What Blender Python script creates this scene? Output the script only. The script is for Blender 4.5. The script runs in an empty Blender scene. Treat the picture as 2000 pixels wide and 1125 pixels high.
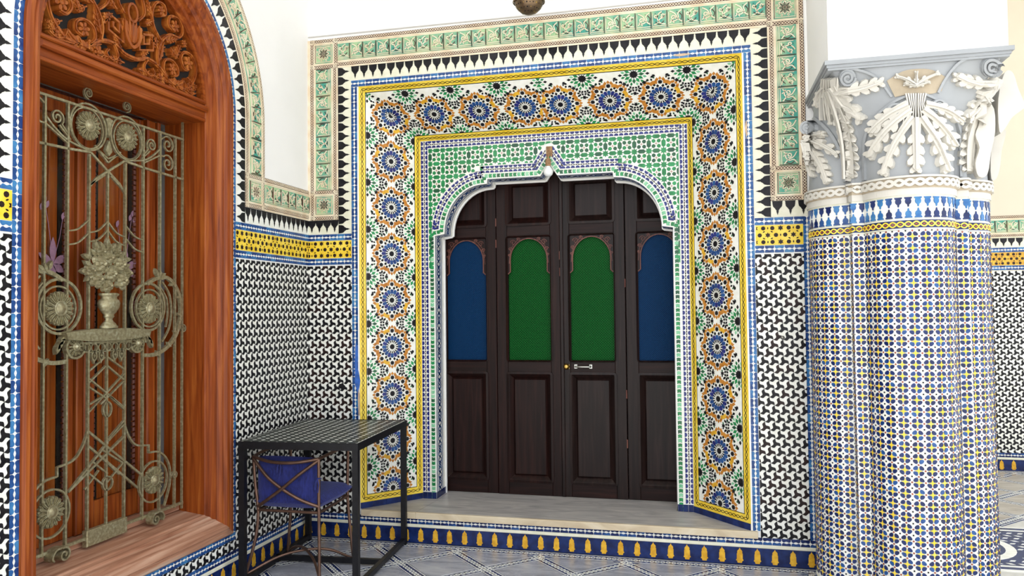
import bpy, math, random
from mathutils import Vector, Matrix
from mathutils.bvhtree import BVHTree
random.seed(7)
scene = bpy.context.scene
COL = scene.collection
R_ = math.radians
PI = math.pi

# ------------------------------------------------------------------ camera
FPX = 1487.26
YAW, PIT, ROL = R_(13.914), R_(1.754), R_(-0.621)
CAM = Vector((2.6805, -4.86, 1.5468))
FW = Vector((-math.sin(YAW) * math.cos(PIT), math.cos(YAW) * math.cos(PIT), math.sin(PIT)))
_r = Vector((math.cos(YAW), math.sin(YAW), 0)); _u = _r.cross(FW)
RT = _r * math.cos(ROL) + _u * math.sin(ROL)
UP = -_r * math.sin(ROL) + _u * math.cos(ROL)
cd = bpy.data.cameras.new('camera'); cam = bpy.data.objects.new('camera', cd); COL.objects.link(cam)
cd.sensor_width = 36.0; cd.lens = FPX / 2000 * 36; cd.clip_start = 0.05; cd.clip_end = 200
cam.matrix_world = Matrix(((RT.x, UP.x, -FW.x, CAM.x), (RT.y, UP.y, -FW.y, CAM.y), (RT.z, UP.z, -FW.z, CAM.z), (0, 0, 0, 1)))
scene.camera = cam

# ------------------------------------------------------------------ world, sun, exposure
w = bpy.data.worlds.new('sky'); scene.world = w; w.use_nodes = True
bg = w.node_tree.nodes['Background']
bg.inputs['Color'].default_value = (0.93, 0.96, 1.0, 1); bg.inputs['Strength'].default_value = 2.3
sd = bpy.data.lights.new('sun', 'SUN'); sun = bpy.data.objects.new('sun', sd); COL.objects.link(sun)
sd.energy = 8.0; sd.angle = R_(1.2); sd.color = (1.0, 0.95, 0.86)
_az, _el = R_(6), R_(56)
_to = Vector((math.cos(_el) * math.cos(_az), math.cos(_el) * math.sin(_az), math.sin(_el)))
sun.rotation_euler = _to.to_track_quat('Z', 'Y').to_euler()
sun.location = (9, 0, 12)
vs = scene.view_settings
vs.view_transform = 'Standard'; vs.look = 'None'; vs.gamma = 1.0; vs.use_curve_mapping = False
vs.exposure = 0.08

# ------------------------------------------------------------------ pixel helpers (photo frame 2000 x 1125)
def ray(u, v): return FW * FPX + RT * (u - 1000) - UP * (v - 562.5)
def on_axis(u, v, ax, val):
    q = ray(u, v); t = (val - CAM[ax]) / q[ax]; return CAM + q * t
def proj(p):
    q = Vector(p) - CAM; z = q.dot(FW)
    if z < 0.05: return (-9e9, -9e9, z)
    return (1000 + FPX * q.dot(RT) / z, 562.5 - FPX * q.dot(UP) / z, z)
def in_frame(p, m=15):
    u, v, z = proj(p); return -m < u < 2000 + m and -m < v < 1125 + m

# ------------------------------------------------------------------ mesh builder
class MB:
    def __init__(s): s.v = []; s.f = []; s.m = []; s.sm = []
    def add(s, vs_, fs, mi=0, smooth=False):
        b = len(s.v); s.v.extend(vs_)
        for f in fs: s.f.append([i + b for i in f]); s.m.append(mi); s.sm.append(smooth)
    def prism(s, poly, z0, z1, mi=0, bev=0.0, T=None, bottom=False):
        n = len(poly)
        if n < 3: return
        a = sum(poly[i][0] * poly[(i + 1) % n][1] - poly[(i + 1) % n][0] * poly[i][1] for i in range(n))
        if a < 0: poly = poly[::-1]
        cx = sum(p[0] for p in poly) / n; cy = sum(p[1] for p in poly) / n
        lo = [(p[0], p[1], z0) for p in poly]
        hi = []
        for p in poly:
            if bev:
                d = math.hypot(p[0] - cx, p[1] - cy) or 1; k = max(0.3, 1 - bev / d)
                hi.append((cx + (p[0] - cx) * k, cy + (p[1] - cy) * k, z1))
            else: hi.append((p[0], p[1], z1))
        vs_ = lo + hi
        if T: vs_ = [T(*q) for q in vs_]
        fs = [[i, (i + 1) % n, n + (i + 1) % n, n + i] for i in range(n)] + [[n + i for i in range(n)]]
        if bottom: fs.append([n - 1 - i for i in range(n)])
        s.add(vs_, fs, mi)
    def box(s, x0, x1, y0, y1, z0, z1, mi=0):
        v = [(x0, y0, z0), (x1, y0, z0), (x1, y1, z0), (x0, y1, z0), (x0, y0, z1), (x1, y0, z1), (x1, y1, z1), (x0, y1, z1)]
        s.add(v, [[0, 3, 2, 1], [4, 5, 6, 7], [0, 1, 5, 4], [1, 2, 6, 5], [2, 3, 7, 6], [3, 0, 4, 7]], mi)
    def bbox(s, x0, x1, y0, y1, z0, z1, b=.004, mi=0):
        # box whose top (z1) edges are chamfered
        s.prism([(x0, y0), (x1, y0), (x1, y1), (x0, y1)], z0, z1 - b, mi)
        v = [(x0, y0, z1 - b), (x1, y0, z1 - b), (x1, y1, z1 - b), (x0, y1, z1 - b), (x0 + b, y0 + b, z1), (x1 - b, y0 + b, z1), (x1 - b, y1 - b, z1), (x0 + b, y1 - b, z1)]
        s.add(v, [[4, 5, 6, 7], [0, 1, 5, 4], [1, 2, 6, 5], [2, 3, 7, 6], [3, 0, 4, 7]], mi)
    def ribbon(s, pts, wd, z0, z1, mi=0, closed=False, T=None, taper=None):
        n = len(pts)
        if n < 2: return
        L = []; Rr = []
        for i in range(n):
            if closed: a, b = pts[i - 1], pts[(i + 1) % n]
            else: a, b = pts[max(0, i - 1)], pts[min(n - 1, i + 1)]
            dx, dy = b[0] - a[0], b[1] - a[1]; d = math.hypot(dx, dy) or 1e-9
            w2 = (wd if taper is None else wd * taper(i / (n - 1))) / 2
            nx, ny = -dy / d * w2, dx / d * w2
            L.append((pts[i][0] + nx, pts[i][1] + ny)); Rr.append((pts[i][0] - nx, pts[i][1] - ny))
        vs_ = []
        for i in range(n):
            vs_ += [(L[i][0], L[i][1], z0), (L[i][0], L[i][1], z1), (Rr[i][0], Rr[i][1], z1), (Rr[i][0], Rr[i][1], z0)]
        if T: vs_ = [T(*q) for q in vs_]
        fs = []
        for i in range(n if closed else n - 1):
            a, b = i * 4, ((i + 1) % n) * 4
            for k in range(3): fs.append([a + k, a + k + 1, b + k + 1, b + k])
        if not closed: fs += [[0, 3, 2, 1], [n * 4 - 4, n * 4 - 3, n * 4 - 2, n * 4 - 1]]
        s.add(vs_, fs, mi)
    def tube(s, pts, r, seg=6, mi=0, closed=False, radii=None, cap=True):
        pts = [Vector(p) for p in pts]; n = len(pts)
        if n < 2: return
        prev = None; rings = []
        for i in range(n):
            if closed: t = pts[(i + 1) % n] - pts[i - 1]
            else: t = pts[min(n - 1, i + 1)] - pts[max(0, i - 1)]
            if t.length < 1e-9: t = Vector((0, 0, 1))
            t.normalize()
            if prev is None:
                a = Vector((0, 0, 1)) if abs(t.z) < .9 else Vector((1, 0, 0)); nn = t.cross(a).normalized()
            else:
                nn = prev - t * prev.dot(t)
                nn = nn.normalized() if nn.length > 1e-6 else t.orthogonal().normalized()
            prev = nn; bb = t.cross(nn); rr = radii[i] if radii else r
            rings.append([tuple(pts[i] + (nn * math.cos(2 * PI * k / seg) + bb * math.sin(2 * PI * k / seg)) * rr) for k in range(seg)])
        vs_ = [q for rg in rings for q in rg]; fs = []
        for i in range(n if closed else n - 1):
            a, b = i * seg, ((i + 1) % n) * seg
            for k in range(seg): fs.append([a + k, a + (k + 1) % seg, b + (k + 1) % seg, b + k])
        s.add(vs_, fs, mi, True)
        if cap and not closed:
            s.add(rings[0], [list(range(seg))[::-1]], mi); s.add(rings[-1], [list(range(seg))], mi)
    def lathe(s, prof, seg=16, T=None, mi=0, smooth=True):
        vs_ = []; fs = []
        for (r, z) in prof:
            for k in range(seg): vs_.append((r * math.cos(2 * PI * k / seg), r * math.sin(2 * PI * k / seg), z))
        for i in range(len(prof) - 1):
            for k in range(seg): fs.append([i * seg + k, i * seg + (k + 1) % seg, (i + 1) * seg + (k + 1) % seg, (i + 1) * seg + k])
        if T: vs_ = [tuple(T @ Vector(q)) if isinstance(T, Matrix) else T(*q) for q in vs_]
        s.add(vs_, fs, mi, smooth)
    def grid(s, nx, ny, fn, mi=0, smooth=True):
        vs_ = [tuple(fn(i / nx, j / ny)) for j in range(ny + 1) for i in range(nx + 1)]
        fs = [[j * (nx + 1) + i, j * (nx + 1) + i + 1, (j + 1) * (nx + 1) + i + 1, (j + 1) * (nx + 1) + i] for j in range(ny) for i in range(nx)]
        s.add(vs_, fs, mi, smooth)
    def mesh(s, name, mats):
        me = bpy.data.meshes.new(name); me.from_pydata(s.v, [], s.f)
        for m in (mats if isinstance(mats, (list, tuple)) else [mats]): me.materials.append(M[m])
        me.polygons.foreach_set('material_index', s.m); me.polygons.foreach_set('use_smooth', s.sm)
        me.update(); return me
    def build(s, name, mats, parent=None, mat=None, kind=None, label=None):
        o = link(name, s.mesh(name, mats), parent, mat)
        if kind: o['kind'] = kind
        if label: o['label'] = label
        return o

def link(name, me, parent=None, mat=None):
    o = bpy.data.objects.new(name, me); COL.objects.link(o)
    if parent is not None: o.parent = parent
    if mat is not None: o.matrix_local = mat
    return o
def tag(o, label=None, cat=None, group=None, kind=None):
    if label: o['label'] = label
    if cat: o['category'] = cat
    if group: o['group'] = group
    if kind: o['kind'] = kind
    return o
def empty(name, loc=(0, 0, 0), rz=0.0):
    o = bpy.data.objects.new(name, None); COL.objects.link(o); o.location = loc; o.rotation_euler = (0, 0, rz); o.empty_display_size = .1
    return o
def frame(o, X, Y):
    X = Vector(X).normalized(); Y = Vector(Y); Y = (Y - X * Y.dot(X)).normalized(); Z = X.cross(Y)
    return Matrix(((X.x, Y.x, Z.x, o[0]), (X.y, Y.y, Z.y, o[1]), (X.z, Y.z, Z.z, o[2]), (0, 0, 0, 1)))

# ------------------------------------------------------------------ 2D helpers
def clip_poly(poly, clip):
    """Sutherland-Hodgman against a convex counter-clockwise polygon; returns (poly, touched)"""
    touched = False; out = poly
    n = len(clip)
    for i in range(n):
        a, b = clip[i], clip[(i + 1) % n]
        ex, ey = b[0] - a[0], b[1] - a[1]
        side = lambda p: ex * (p[1] - a[1]) - ey * (p[0] - a[0])
        sd_ = [side(p) for p in out]
        if all(q >= -1e-9 for q in sd_): continue
        touched = True; new = []
        for k in range(len(out)):
            p, q = out[k], out[(k + 1) % len(out)]; sp, sq = sd_[k], sd_[(k + 1) % len(out)]
            if sp >= 0: new.append(p)
            if (sp >= 0) != (sq >= 0):
                t = sp / (sp - sq); new.append((p[0] + (q[0] - p[0]) * t, p[1] + (q[1] - p[1]) * t))
        out = new
        if len(out) < 3: return [], True
    return out, touched
def inside(p, poly):
    x, y = p; c = False; n = len(poly)
    for i in range(n):
        x1, y1 = poly[i]; x2, y2 = poly[i - 1]
        if (y1 > y) != (y2 > y) and x < (x2 - x1) * (y - y1) / (y2 - y1) + x1: c = not c
    return c
def rot2(p, a): c, s_ = math.cos(a), math.sin(a); return (p[0] * c - p[1] * s_, p[0] * s_ + p[1] * c)
def place(poly, x, y, a=0, k=1): return [(x + q[0] * k, y + q[1] * k) for q in (rot2(p, a) for p in poly)]
def rect(x0, y0, x1, y1): return [(x0, y0), (x1, y0), (x1, y1), (x0, y1)]
def ell(rx, ry, n=10, cx=0, cy=0, a0=0): return [(cx + rx * math.cos(a0 + 2 * PI * i / n), cy + ry * math.sin(a0 + 2 * PI * i / n)) for i in range(n)]
def starp(r1, r2, n, a0=PI / 2): return [((r1 if i % 2 == 0 else r2) * math.cos(a0 + PI * i / n), (r1 if i % 2 == 0 else r2) * math.sin(a0 + PI * i / n)) for i in range(2 * n)]
def lens(l, w_, n=5, a=0):
    p = [(-l / 2 + l * i / n, w_ / 2 * math.sin(PI * i / n)) for i in range(n)] + [(l / 2 - l * i / n, -w_ / 2 * math.sin(PI * i / n)) for i in range(n)]
    return [rot2(q, a) for q in p]
def kite(r0, r1, w_, f=.45):
    m = r0 + (r1 - r0) * f
    return [(r0, 0), (m, -w_ / 2), (r1, 0), (m, w_ / 2)]
def arc(cx, cy, rx, ry, a0, a1, n): return [(cx + rx * math.cos(a0 + (a1 - a0) * i / n), cy + ry * math.sin(a0 + (a1 - a0) * i / n)) for i in range(n + 1)]
def spiral(cx, cy, r0, r1, a0, turns, n=22): 
    out = []
    for i in range(n + 1):
        t = i / n; r = r0 + (r1 - r0) * t; a = a0 + turns * 2 * PI * t
        out.append((cx + r * math.cos(a), cy + r * math.sin(a)))
    return out
def smooth_path(pts, k=5, closed=False):
    out = []; n = len(pts); D = len(pts[0])
    rng = range(n if closed else n - 1)
    g = (lambda i: pts[i % n]) if closed else (lambda i: pts[max(0, min(n - 1, i))])
    for i in rng:
        p0, p1, p2, p3 = g(i - 1), g(i), g(i + 1), g(i + 2)
        for j in range(k):
            t = j / k
            out.append(tuple(.5 * (2 * p1[d] + (p2[d] - p0[d]) * t + (2 * p0[d] - 5 * p1[d] + 4 * p2[d] - p3[d]) * t * t + (3 * p1[d] - p0[d] - 3 * p2[d] + p3[d]) * t ** 3) for d in range(D)))
    if not closed: out.append(tuple(pts[-1]))
    return out
def walk(pts, step, start=0.0, closed=False):
    """points at equal arc length: (x, y, angle)"""
    out = []; d = start; acc = 0
    seq = list(pts) + ([pts[0]] if closed else [])
    for i in range(len(seq) - 1):
        a, b = seq[i], seq[i + 1]; l = math.hypot(b[0] - a[0], b[1] - a[1])
        if l < 1e-9: continue
        ang = math.atan2(b[1] - a[1], b[0] - a[0])
        while d <= acc + l + 1e-9:
            t = (d - acc) / l; out.append((a[0] + (b[0] - a[0]) * t, a[1] + (b[1] - a[1]) * t, ang)); d += step
        acc += l
    return out
def offset_path(pts, d):
    out = []; n = len(pts)
    for i in range(n):
        ns = []
        for a, b in ((i - 1, i), (i, i + 1)):
            if a < 0 or b >= n: continue
            dx, dy = pts[b][0] - pts[a][0], pts[b][1] - pts[a][1]; l = math.hypot(dx, dy) or 1e-9
            ns.append((-dy / l, dx / l))
        if len(ns) == 1: nx, ny = ns[0]; k = 1
        else:
            nx, ny = ns[0][0] + ns[1][0], ns[0][1] + ns[1][1]; l = math.hypot(nx, ny) or 1e-9; nx /= l; ny /= l
            k = 1 / max(.55, nx * ns[0][0] + ny * ns[0][1])
        out.append((pts[i][0] + nx * d * k, pts[i][1] + ny * d * k))
    return out

# ------------------------------------------------------------------ mosaic scatter: pieces as objects, overflow joined
class Mosaic:
    def __init__(s, part, mat_world, clip=None, z0=.001, T=None):
        s.part = part; s.W = mat_world; s.clip = clip; s.z0 = z0; s.rest = MB(); s.rmats = []; s.T = T
    def mi(s, m):
        if m not in s.rmats: s.rmats.append(m)
        return s.rmats.index(m)
    grow = 1.0
    def joined(s, poly, m, h=.002, bev=0.0, z=None):
        if s.grow != 1:
            cx = sum(p[0] for p in poly) / len(poly); cy = sum(p[1] for p in poly) / len(poly); poly = [(cx + (p[0] - cx) * s.grow, cy + (p[1] - cy) * s.grow) for p in poly]
        if s.clip: poly, _ = clip_poly(poly, s.clip)
        if len(poly) >= 3: s.rest.prism(poly, s.z0 if z is None else z, (s.z0 if z is None else z) + h, s.mi(m), bev, T=s.T)
    def pieces(s, name, poly, m, places, h=.0025, limit=300, bev=.0006, keep=None, frames=None):
        """poly: one template outline; places: (x, y, angle); m: material or list picked at random"""
        full = []; ms = m if isinstance(m, (list, tuple)) else [m]
        for p in places:
            q = place(poly, *p[:3])
            if keep and not keep(q): continue
            mm = random.choice(ms)
            if s.clip:
                c, t = clip_poly(q, s.clip)
                if len(c) < 3: continue
                if t: s.rest.prism(c, s.z0, s.z0 + h, s.mi(mm), 0, T=s.T); continue
            wp = s.W @ (Vector(s.T(p[0], p[1], s.z0)) if s.T else Vector((p[0], p[1], s.z0)))
            if frames: wp = s.W @ frames(p[0], p[1]).to_translation()
            full.append((proj(wp)[2] if in_frame(wp) else 1e9, p, q, mm))
        full.sort(key=lambda t: t[0])
        mesh = {}
        for i, (d, p, q, mm) in enumerate(full):
            if i < limit and d < 1e8:
                if mm not in mesh:
                    b = MB(); b.prism(poly, 0, h, 0, bev); mesh[mm] = b.mesh(name, [mm])
                o = link(name, mesh[mm], s.part)
                if frames: o.matrix_local = frames(p[0], p[1]) @ Matrix.Rotation(p[2], 4, 'Z')
                else:
                    o.location = (p[0], p[1], s.z0); o.rotation_euler = (0, 0, p[2])
            else: s.rest.prism(q, s.z0, s.z0 + h, s.mi(mm), bev, T=s.T)
    def done(s, name='small_mosaic_pieces'):
        if s.rest.f:
            return s.rest.build(name, s.rmats, s.part, kind='stuff')
# ------------------------------------------------------------------ materials
M = {}
def nodes(name):
    m = bpy.data.materials.new(name); m.use_nodes = True; M[name] = m
    nt = m.node_tree; b = nt.nodes['Principled BSDF']; return m, nt, b
def N(nt, typ, **kw):
    n = nt.nodes.new(typ)
    for k, v in kw.items():
        if k in n.inputs: n.inputs[k].default_value = v
        else: setattr(n, k, v)
    return n
def ramp(nt, fac, stops):
    r = nt.nodes.new('ShaderNodeValToRGB'); e = r.color_ramp.elements
    e[0].position, e[0].color = stops[0][0], (*stops[0][1], 1)
    e[1].position, e[1].color = stops[-1][0], (*stops[-1][1], 1)
    for p, c in stops[1:-1]:
        x = e.new(p); x.color = (*c, 1)
    nt.links.new(fac, r.inputs[0]); return r
def bump(nt, b, h, strength=.2, dist=.002):
    bp = N(nt, 'ShaderNodeBump', Strength=strength, Distance=dist); nt.links.new(h, bp.inputs['Height']); nt.links.new(bp.outputs[0], b.inputs['Normal'])
def coords(nt, scale=(1, 1, 1)):
    g = nt.nodes.new('ShaderNodeNewGeometry'); mp = N(nt, 'ShaderNodeMapping'); mp.inputs['Scale'].default_value = scale
    nt.links.new(g.outputs['Position'], mp.inputs[0]); return mp.outputs[0]
def plain(name, col, rough=.5, metal=0.0, var=.0, vscale=8, bumps=0, bscale=60, spec=.5, coat=0):
    m, nt, b = nodes(name)
    b.inputs['Roughness'].default_value = rough; b.inputs['Metallic'].default_value = metal
    b.inputs['Specular IOR Level'].default_value = spec; b.inputs['Coat Weight'].default_value = coat
    b.inputs['Base Color'].default_value = (*col, 1)
    co = coords(nt)
    if var:
        nz = N(nt, 'ShaderNodeTexNoise', Scale=vscale, Detail=3.0); nt.links.new(co, nz.inputs['Vector'])
        r = ramp(nt, nz.outputs[0], [(.25, tuple(c * (1 - var) for c in col)), (.75, tuple(min(1, c * (1 + var)) for c in col))])
        nt.links.new(r.outputs[0], b.inputs['Base Color'])
    if bumps:
        nb = N(nt, 'ShaderNodeTexNoise', Scale=bscale, Detail=4.0); nt.links.new(co, nb.inputs['Vector']); bump(nt, b, nb.outputs[0], bumps)
    return m
def glaze(name, c1, c2=None, rough=.22, vscale=22, spec=.38):
    """glazed tile: each spot between two tones of the glaze, slightly wavy"""
    m, nt, b = nodes(name); c2 = c2 or tuple(min(1, c * 1.25 + .01) for c in c1)
    co = coords(nt); nz = N(nt, 'ShaderNodeTexNoise', Scale=vscale, Detail=2.0); nt.links.new(co, nz.inputs['Vector'])
    r = ramp(nt, nz.outputs[0], [(.35, c1), (.66, c2)]); nt.links.new(r.outputs[0], b.inputs['Base Color'])
    b.inputs['Roughness'].default_value = rough; b.inputs['Specular IOR Level'].default_value = spec
    nb = N(nt, 'ShaderNodeTexNoise', Scale=55.0, Detail=2.0); nt.links.new(co, nb.inputs['Vector']); bump(nt, b, nb.outputs[0], .12, .002)
    return m
glaze('tile_white', (.80, .80, .72), (.88, .88, .83))
glaze('tile_cream', (.72, .71, .55), (.80, .78, .64))
glaze('tile_black', (.006, .006, .008), (.016, .015, .017), rough=.26, spec=.2)
glaze('tile_brownblack', (.012, .006, .007), (.030, .016, .014), rough=.28, spec=.2)
glaze('tile_blue', (.008, .034, .15), (.022, .095, .29), vscale=18)
glaze('tile_blue_mid', (.02, .10, .30), (.05, .20, .42), vscale=18)
glaze('tile_navy', (.004, .011, .065), (.010, .028, .135), vscale=16)
glaze('tile_violet', (.011, .015, .125), (.024, .034, .20), vscale=18)
glaze('tile_green', (.010, .16, .045), (.03, .30, .10), vscale=20)
glaze('tile_darkgreen', (.012, .07, .035), (.03, .15, .06), vscale=20)
glaze('tile_paleg', (.12, .42, .22), (.30, .60, .38), vscale=20)
glaze('tile_yellow', (.80, .54, .03), (.90, .68, .09), vscale=14)
glaze('tile_ochre', (.60, .31, .02), (.78, .46, .04), vscale=30)
glaze('tile_orange', (.42, .15, .015), (.58, .25, .04), vscale=30)
glaze('tile_red', (.24, .045, .02), (.36, .09, .04))
glaze('carved_green', (.05, .31, .24), (.38, .55, .30), rough=.35, vscale=10)
glaze('carved_cream', (.74, .60, .42), (.84, .75, .58), rough=.4, vscale=12)
glaze('carved_brown', (.05, .016, .012), (.11, .042, .028), rough=.45, vscale=20)
glaze('table_tile', (.005, .009, .006), (.014, .022, .015), rough=.35, spec=.16)
plain('plaster', (.86, .855, .84), .75, var=.03, vscale=2.5, bumps=.25, bscale=14)
plain('plaster_warm', (.70, .63, .50), .75, var=.05, vscale=2, bumps=.2, bscale=14)
plain('plaster_grey', (.70, .69, .62), .8, var=.04, vscale=3, bumps=.2, bscale=14)
plain('capital_grey', (.31, .325, .34), .55, var=.08, vscale=5, bumps=.12, bscale=40)
plain('capital_white', (.58, .555, .50), .5, var=.05, vscale=10, bumps=.15, bscale=50)
plain('capital_tan', (.40, .33, .235), .6, var=.12, vscale=14, bumps=.15, bscale=40)
plain('black_metal', (.006, .006, .008), .4, spec=.25, metal=.0, var=.4, vscale=30, bumps=.1, bscale=70)
plain('bronze_tube', (.15, .085, .06), .38, metal=.75, var=.25, vscale=20, bumps=.05)
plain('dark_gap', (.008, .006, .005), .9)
plain('brass', (.55, .36, .10), .35, metal=1.0, var=.2, vscale=40)
plain('steel', (.55, .55, .52), .35, metal=1.0)
plain('lantern_metal', (.17, .115, .07), .4, metal=.85, var=.35, vscale=30, bumps=.1, bscale=80)
plain('bulb_white', (.82, .84, .84), .25, coat=.3)
plain('rust_socket', (.30, .17, .08), .7, var=.5, vscale=60, bumps=.3, bscale=90)
plain('wire_grey', (.55, .53, .50), .6)
plain('paint_blue', (.035, .13, .48), .7, var=.3, vscale=40, bumps=.2)
plain('orchid', (.24, .13, .19), .6, var=.3, vscale=40)
plain('mortar', (.55, .40, .27), .9, var=.2, vscale=25, bumps=.4, bscale=90)
plain('grout', (.55, .54, .50), .8, var=.1, vscale=20)

def wood(name, c1, c2, c3, axis, rough=.42, wear=None, scale=1.0, coat=.03):
    m, nt, b = nodes(name)
    sc = [26 * scale] * 3; sc[axis] = 1.3 * scale
    co = coords(nt, sc)
    nz = N(nt, 'ShaderNodeTexNoise', Scale=1.6, Detail=6.0, Distortion=.6); nt.links.new(co, nz.inputs['Vector'])
    r = ramp(nt, nz.outputs[0], [(.28, c1), (.5, c2), (.72, c3)])
    col = r.outputs[0]
    if wear:
        co2 = coords(nt, [q * .35 for q in sc]); nw = N(nt, 'ShaderNodeTexNoise', Scale=1.3, Detail=5.0); nt.links.new(co2, nw.inputs['Vector'])
        rw = ramp(nt, nw.outputs[0], [(.58, (0, 0, 0)), (.70, (1, 1, 1))])
        mx = N(nt, 'ShaderNodeMix', data_type='RGBA'); nt.links.new(rw.outputs[0], mx.inputs[0]); nt.links.new(col, mx.inputs[6]); mx.inputs[7].default_value = (*wear, 1); col = mx.outputs[2]
    nt.links.new(col, b.inputs['Base Color']); b.inputs['Roughness'].default_value = rough; b.inputs['Specular IOR Level'].default_value = .16 if 'door' in name else .25; b.inputs['Coat Weight'].default_value = coat; b.inputs['Coat Roughness'].default_value = .25
    bump(nt, b, nz.outputs[0], .25, .003)
wood('wood_red', (.12, .020, .002), (.23, .046, .006), (.35, .095, .015), 2)
wood('wood_red_h', (.12, .020, .002), (.23, .046, .006), (.35, .095, .015), 1)
wood('wood_sill', (.22, .09, .05), (.36, .18, .11), (.52, .32, .22), 1, rough=.65, wear=(.50, .38, .29), coat=0)
wood('wood_carved', (.12, .022, .003), (.28, .066, .009), (.45, .155, .028), 2, rough=.42)
wood('wood_shutter', (.24, .048, .006), (.38, .095, .014), (.50, .17, .035), 2, rough=.3)
wood('wood_plum', (.07, .022, .018), (.12, .04, .03), (.17, .07, .05), 2, rough=.4)
wood('wood_door', (.0055, .0016, .0013), (.0115, .0034, .0027), (.024, .0074, .0055), 2, rough=.42, coat=.05)
wood('wood_door_h', (.0055, .0016, .0013), (.0115, .0034, .0027), (.024, .0074, .0055), 0, rough=.42, coat=.05)
wood('wood_door_dark', (.005, .0022, .002), (.0105, .0045, .0038), (.022, .011, .0095), 2, rough=.38, coat=.1)

def bronze(name):
    m, nt, b = nodes(name); co = coords(nt)
    n1 = N(nt, 'ShaderNodeTexNoise', Scale=70.0, Detail=4.0); nt.links.new(co, n1.inputs['Vector'])
    r = ramp(nt, n1.outputs[0], [(.25, (.19, .155, .085)), (.55, (.32, .285, .165)), (.8, (.47, .47, .35))]); nt.links.new(r.outputs[0], b.inputs['Base Color'])
    b.inputs['Metallic'].default_value = .55; b.inputs['Roughness'].default_value = .45; bump(nt, b, n1.outputs[0], .15, .002)
bronze('bronze')

def marble(name, c1, c2, c3, rough=.22, sc=(2.2, 9, 4)):
    m, nt, b = nodes(name); co = coords(nt, sc)
    n1 = N(nt, 'ShaderNodeTexNoise', Scale=1.5, Detail=7.0, Distortion=1.4); nt.links.new(co, n1.inputs['Vector'])
    r = ramp(nt, n1.outputs[0], [(.3, c1), (.52, c2), (.7, c3)]); nt.links.new(r.outputs[0], b.inputs['Base Color'])
    r2 = ramp(nt, n1.outputs[0], [(.3, (rough * 1.5,) * 3), (.7, (rough,) * 3)]); nt.links.new(r2.outputs[0], b.inputs['Roughness'])
marble('marble_floor', (.20, .21, .25), (.33, .34, .39), (.45, .45, .48))
marble('marble_step', (.30, .285, .28), (.42, .40, .385), (.52, .49, .455), rough=.3)
marble('marble_edge', (.50, .40, .27), (.62, .52, .36), (.70, .62, .48), rough=.45)
marble('marble_far', (.36, .32, .27), (.46, .42, .36), (.54, .50, .44), rough=.35)

def pane(name, c1, c2, scale, k):
    """pressed patterned glass, deep coloured"""
    m, nt, b = nodes(name); co = coords(nt, (1, 1, 1))
    w1 = N(nt, 'ShaderNodeTexWave', Scale=scale, Distortion=0.0); w2 = N(nt, 'ShaderNodeTexWave', Scale=scale, Distortion=0.0)
    m1 = N(nt, 'ShaderNodeMapping'); m1.inputs['Rotation'].default_value = (0, R_(45), 0); m2 = N(nt, 'ShaderNodeMapping'); m2.inputs['Rotation'].default_value = (0, R_(-45), 0)
    nt.links.new(co, m1.inputs[0]); nt.links.new(co, m2.inputs[0]); nt.links.new(m1.outputs[0], w1.inputs['Vector']); nt.links.new(m2.outputs[0], w2.inputs['Vector'])
    mu = N(nt, 'ShaderNodeMath', operation='MAXIMUM'); nt.links.new(w1.outputs['Fac'], mu.inputs[0]); nt.links.new(w2.outputs['Fac'], mu.inputs[1])
    r = ramp(nt, mu.outputs[0], [(.4, c1), (.95, c2)]); nt.links.new(r.outputs[0], b.inputs['Base Color'])
    b.inputs['Specular IOR Level'].default_value = .10; b.inputs['Roughness'].default_value = .4; b.inputs['Transmission Weight'].default_value = k; b.inputs['IOR'].default_value = 1.45
    bump(nt, b, mu.outputs[0], .5, .003)
pane('glass_green', (.0005, .024, .003), (.002, .085, .012), 24, .0)
pane('glass_blue', (.0003, .014, .055), (.0008, .030, .092), 30, .0)

def thin_glass(name):
    m = bpy.data.materials.new(name); m.use_nodes = True; M[name] = m; nt = m.node_tree; nt.nodes.clear()
    o = nt.nodes.new('ShaderNodeOutputMaterial'); t = N(nt, 'ShaderNodeBsdfTransparent'); g = N(nt, 'ShaderNodeBsdfGlossy', Roughness=.06)
    t.inputs['Color'].default_value = (.86, .84, .8, 1); lwt = N(nt, 'ShaderNodeLayerWeight', Blend=.5); f = N(nt, 'ShaderNodeMath', operation='POWER'); nt.links.new(lwt.outputs['Facing'], f.inputs[0]); f.inputs[1].default_value = 3.5; mx = nt.nodes.new('ShaderNodeMixShader')
    nt.links.new(f.outputs[0], mx.inputs[0]); nt.links.new(t.outputs[0], mx.inputs[1]); nt.links.new(g.outputs[0], mx.inputs[2]); nt.links.new(mx.outputs[0], o.inputs[0])
thin_glass('clear_glass')

def cloth(name, c1, c2):
    m, nt, b = nodes(name); co = coords(nt, (1, 1, .25))
    n1 = N(nt, 'ShaderNodeTexNoise', Scale=90.0, Detail=3.0); nt.links.new(co, n1.inputs['Vector'])
    r = ramp(nt, n1.outputs[0], [(.3, c1), (.7, c2)]); nt.links.new(r.outputs[0], b.inputs['Base Color']); b.inputs['Roughness'].default_value = .9
    b.inputs['Sheen Weight'].default_value = .3; b.inputs['Sheen Tint'].default_value = (.4, .45, 1, 1); bump(nt, b, n1.outputs[0], .5, .003)
cloth('cushion_blue', (.005, .007, .070), (.014, .022, .17))
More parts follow.
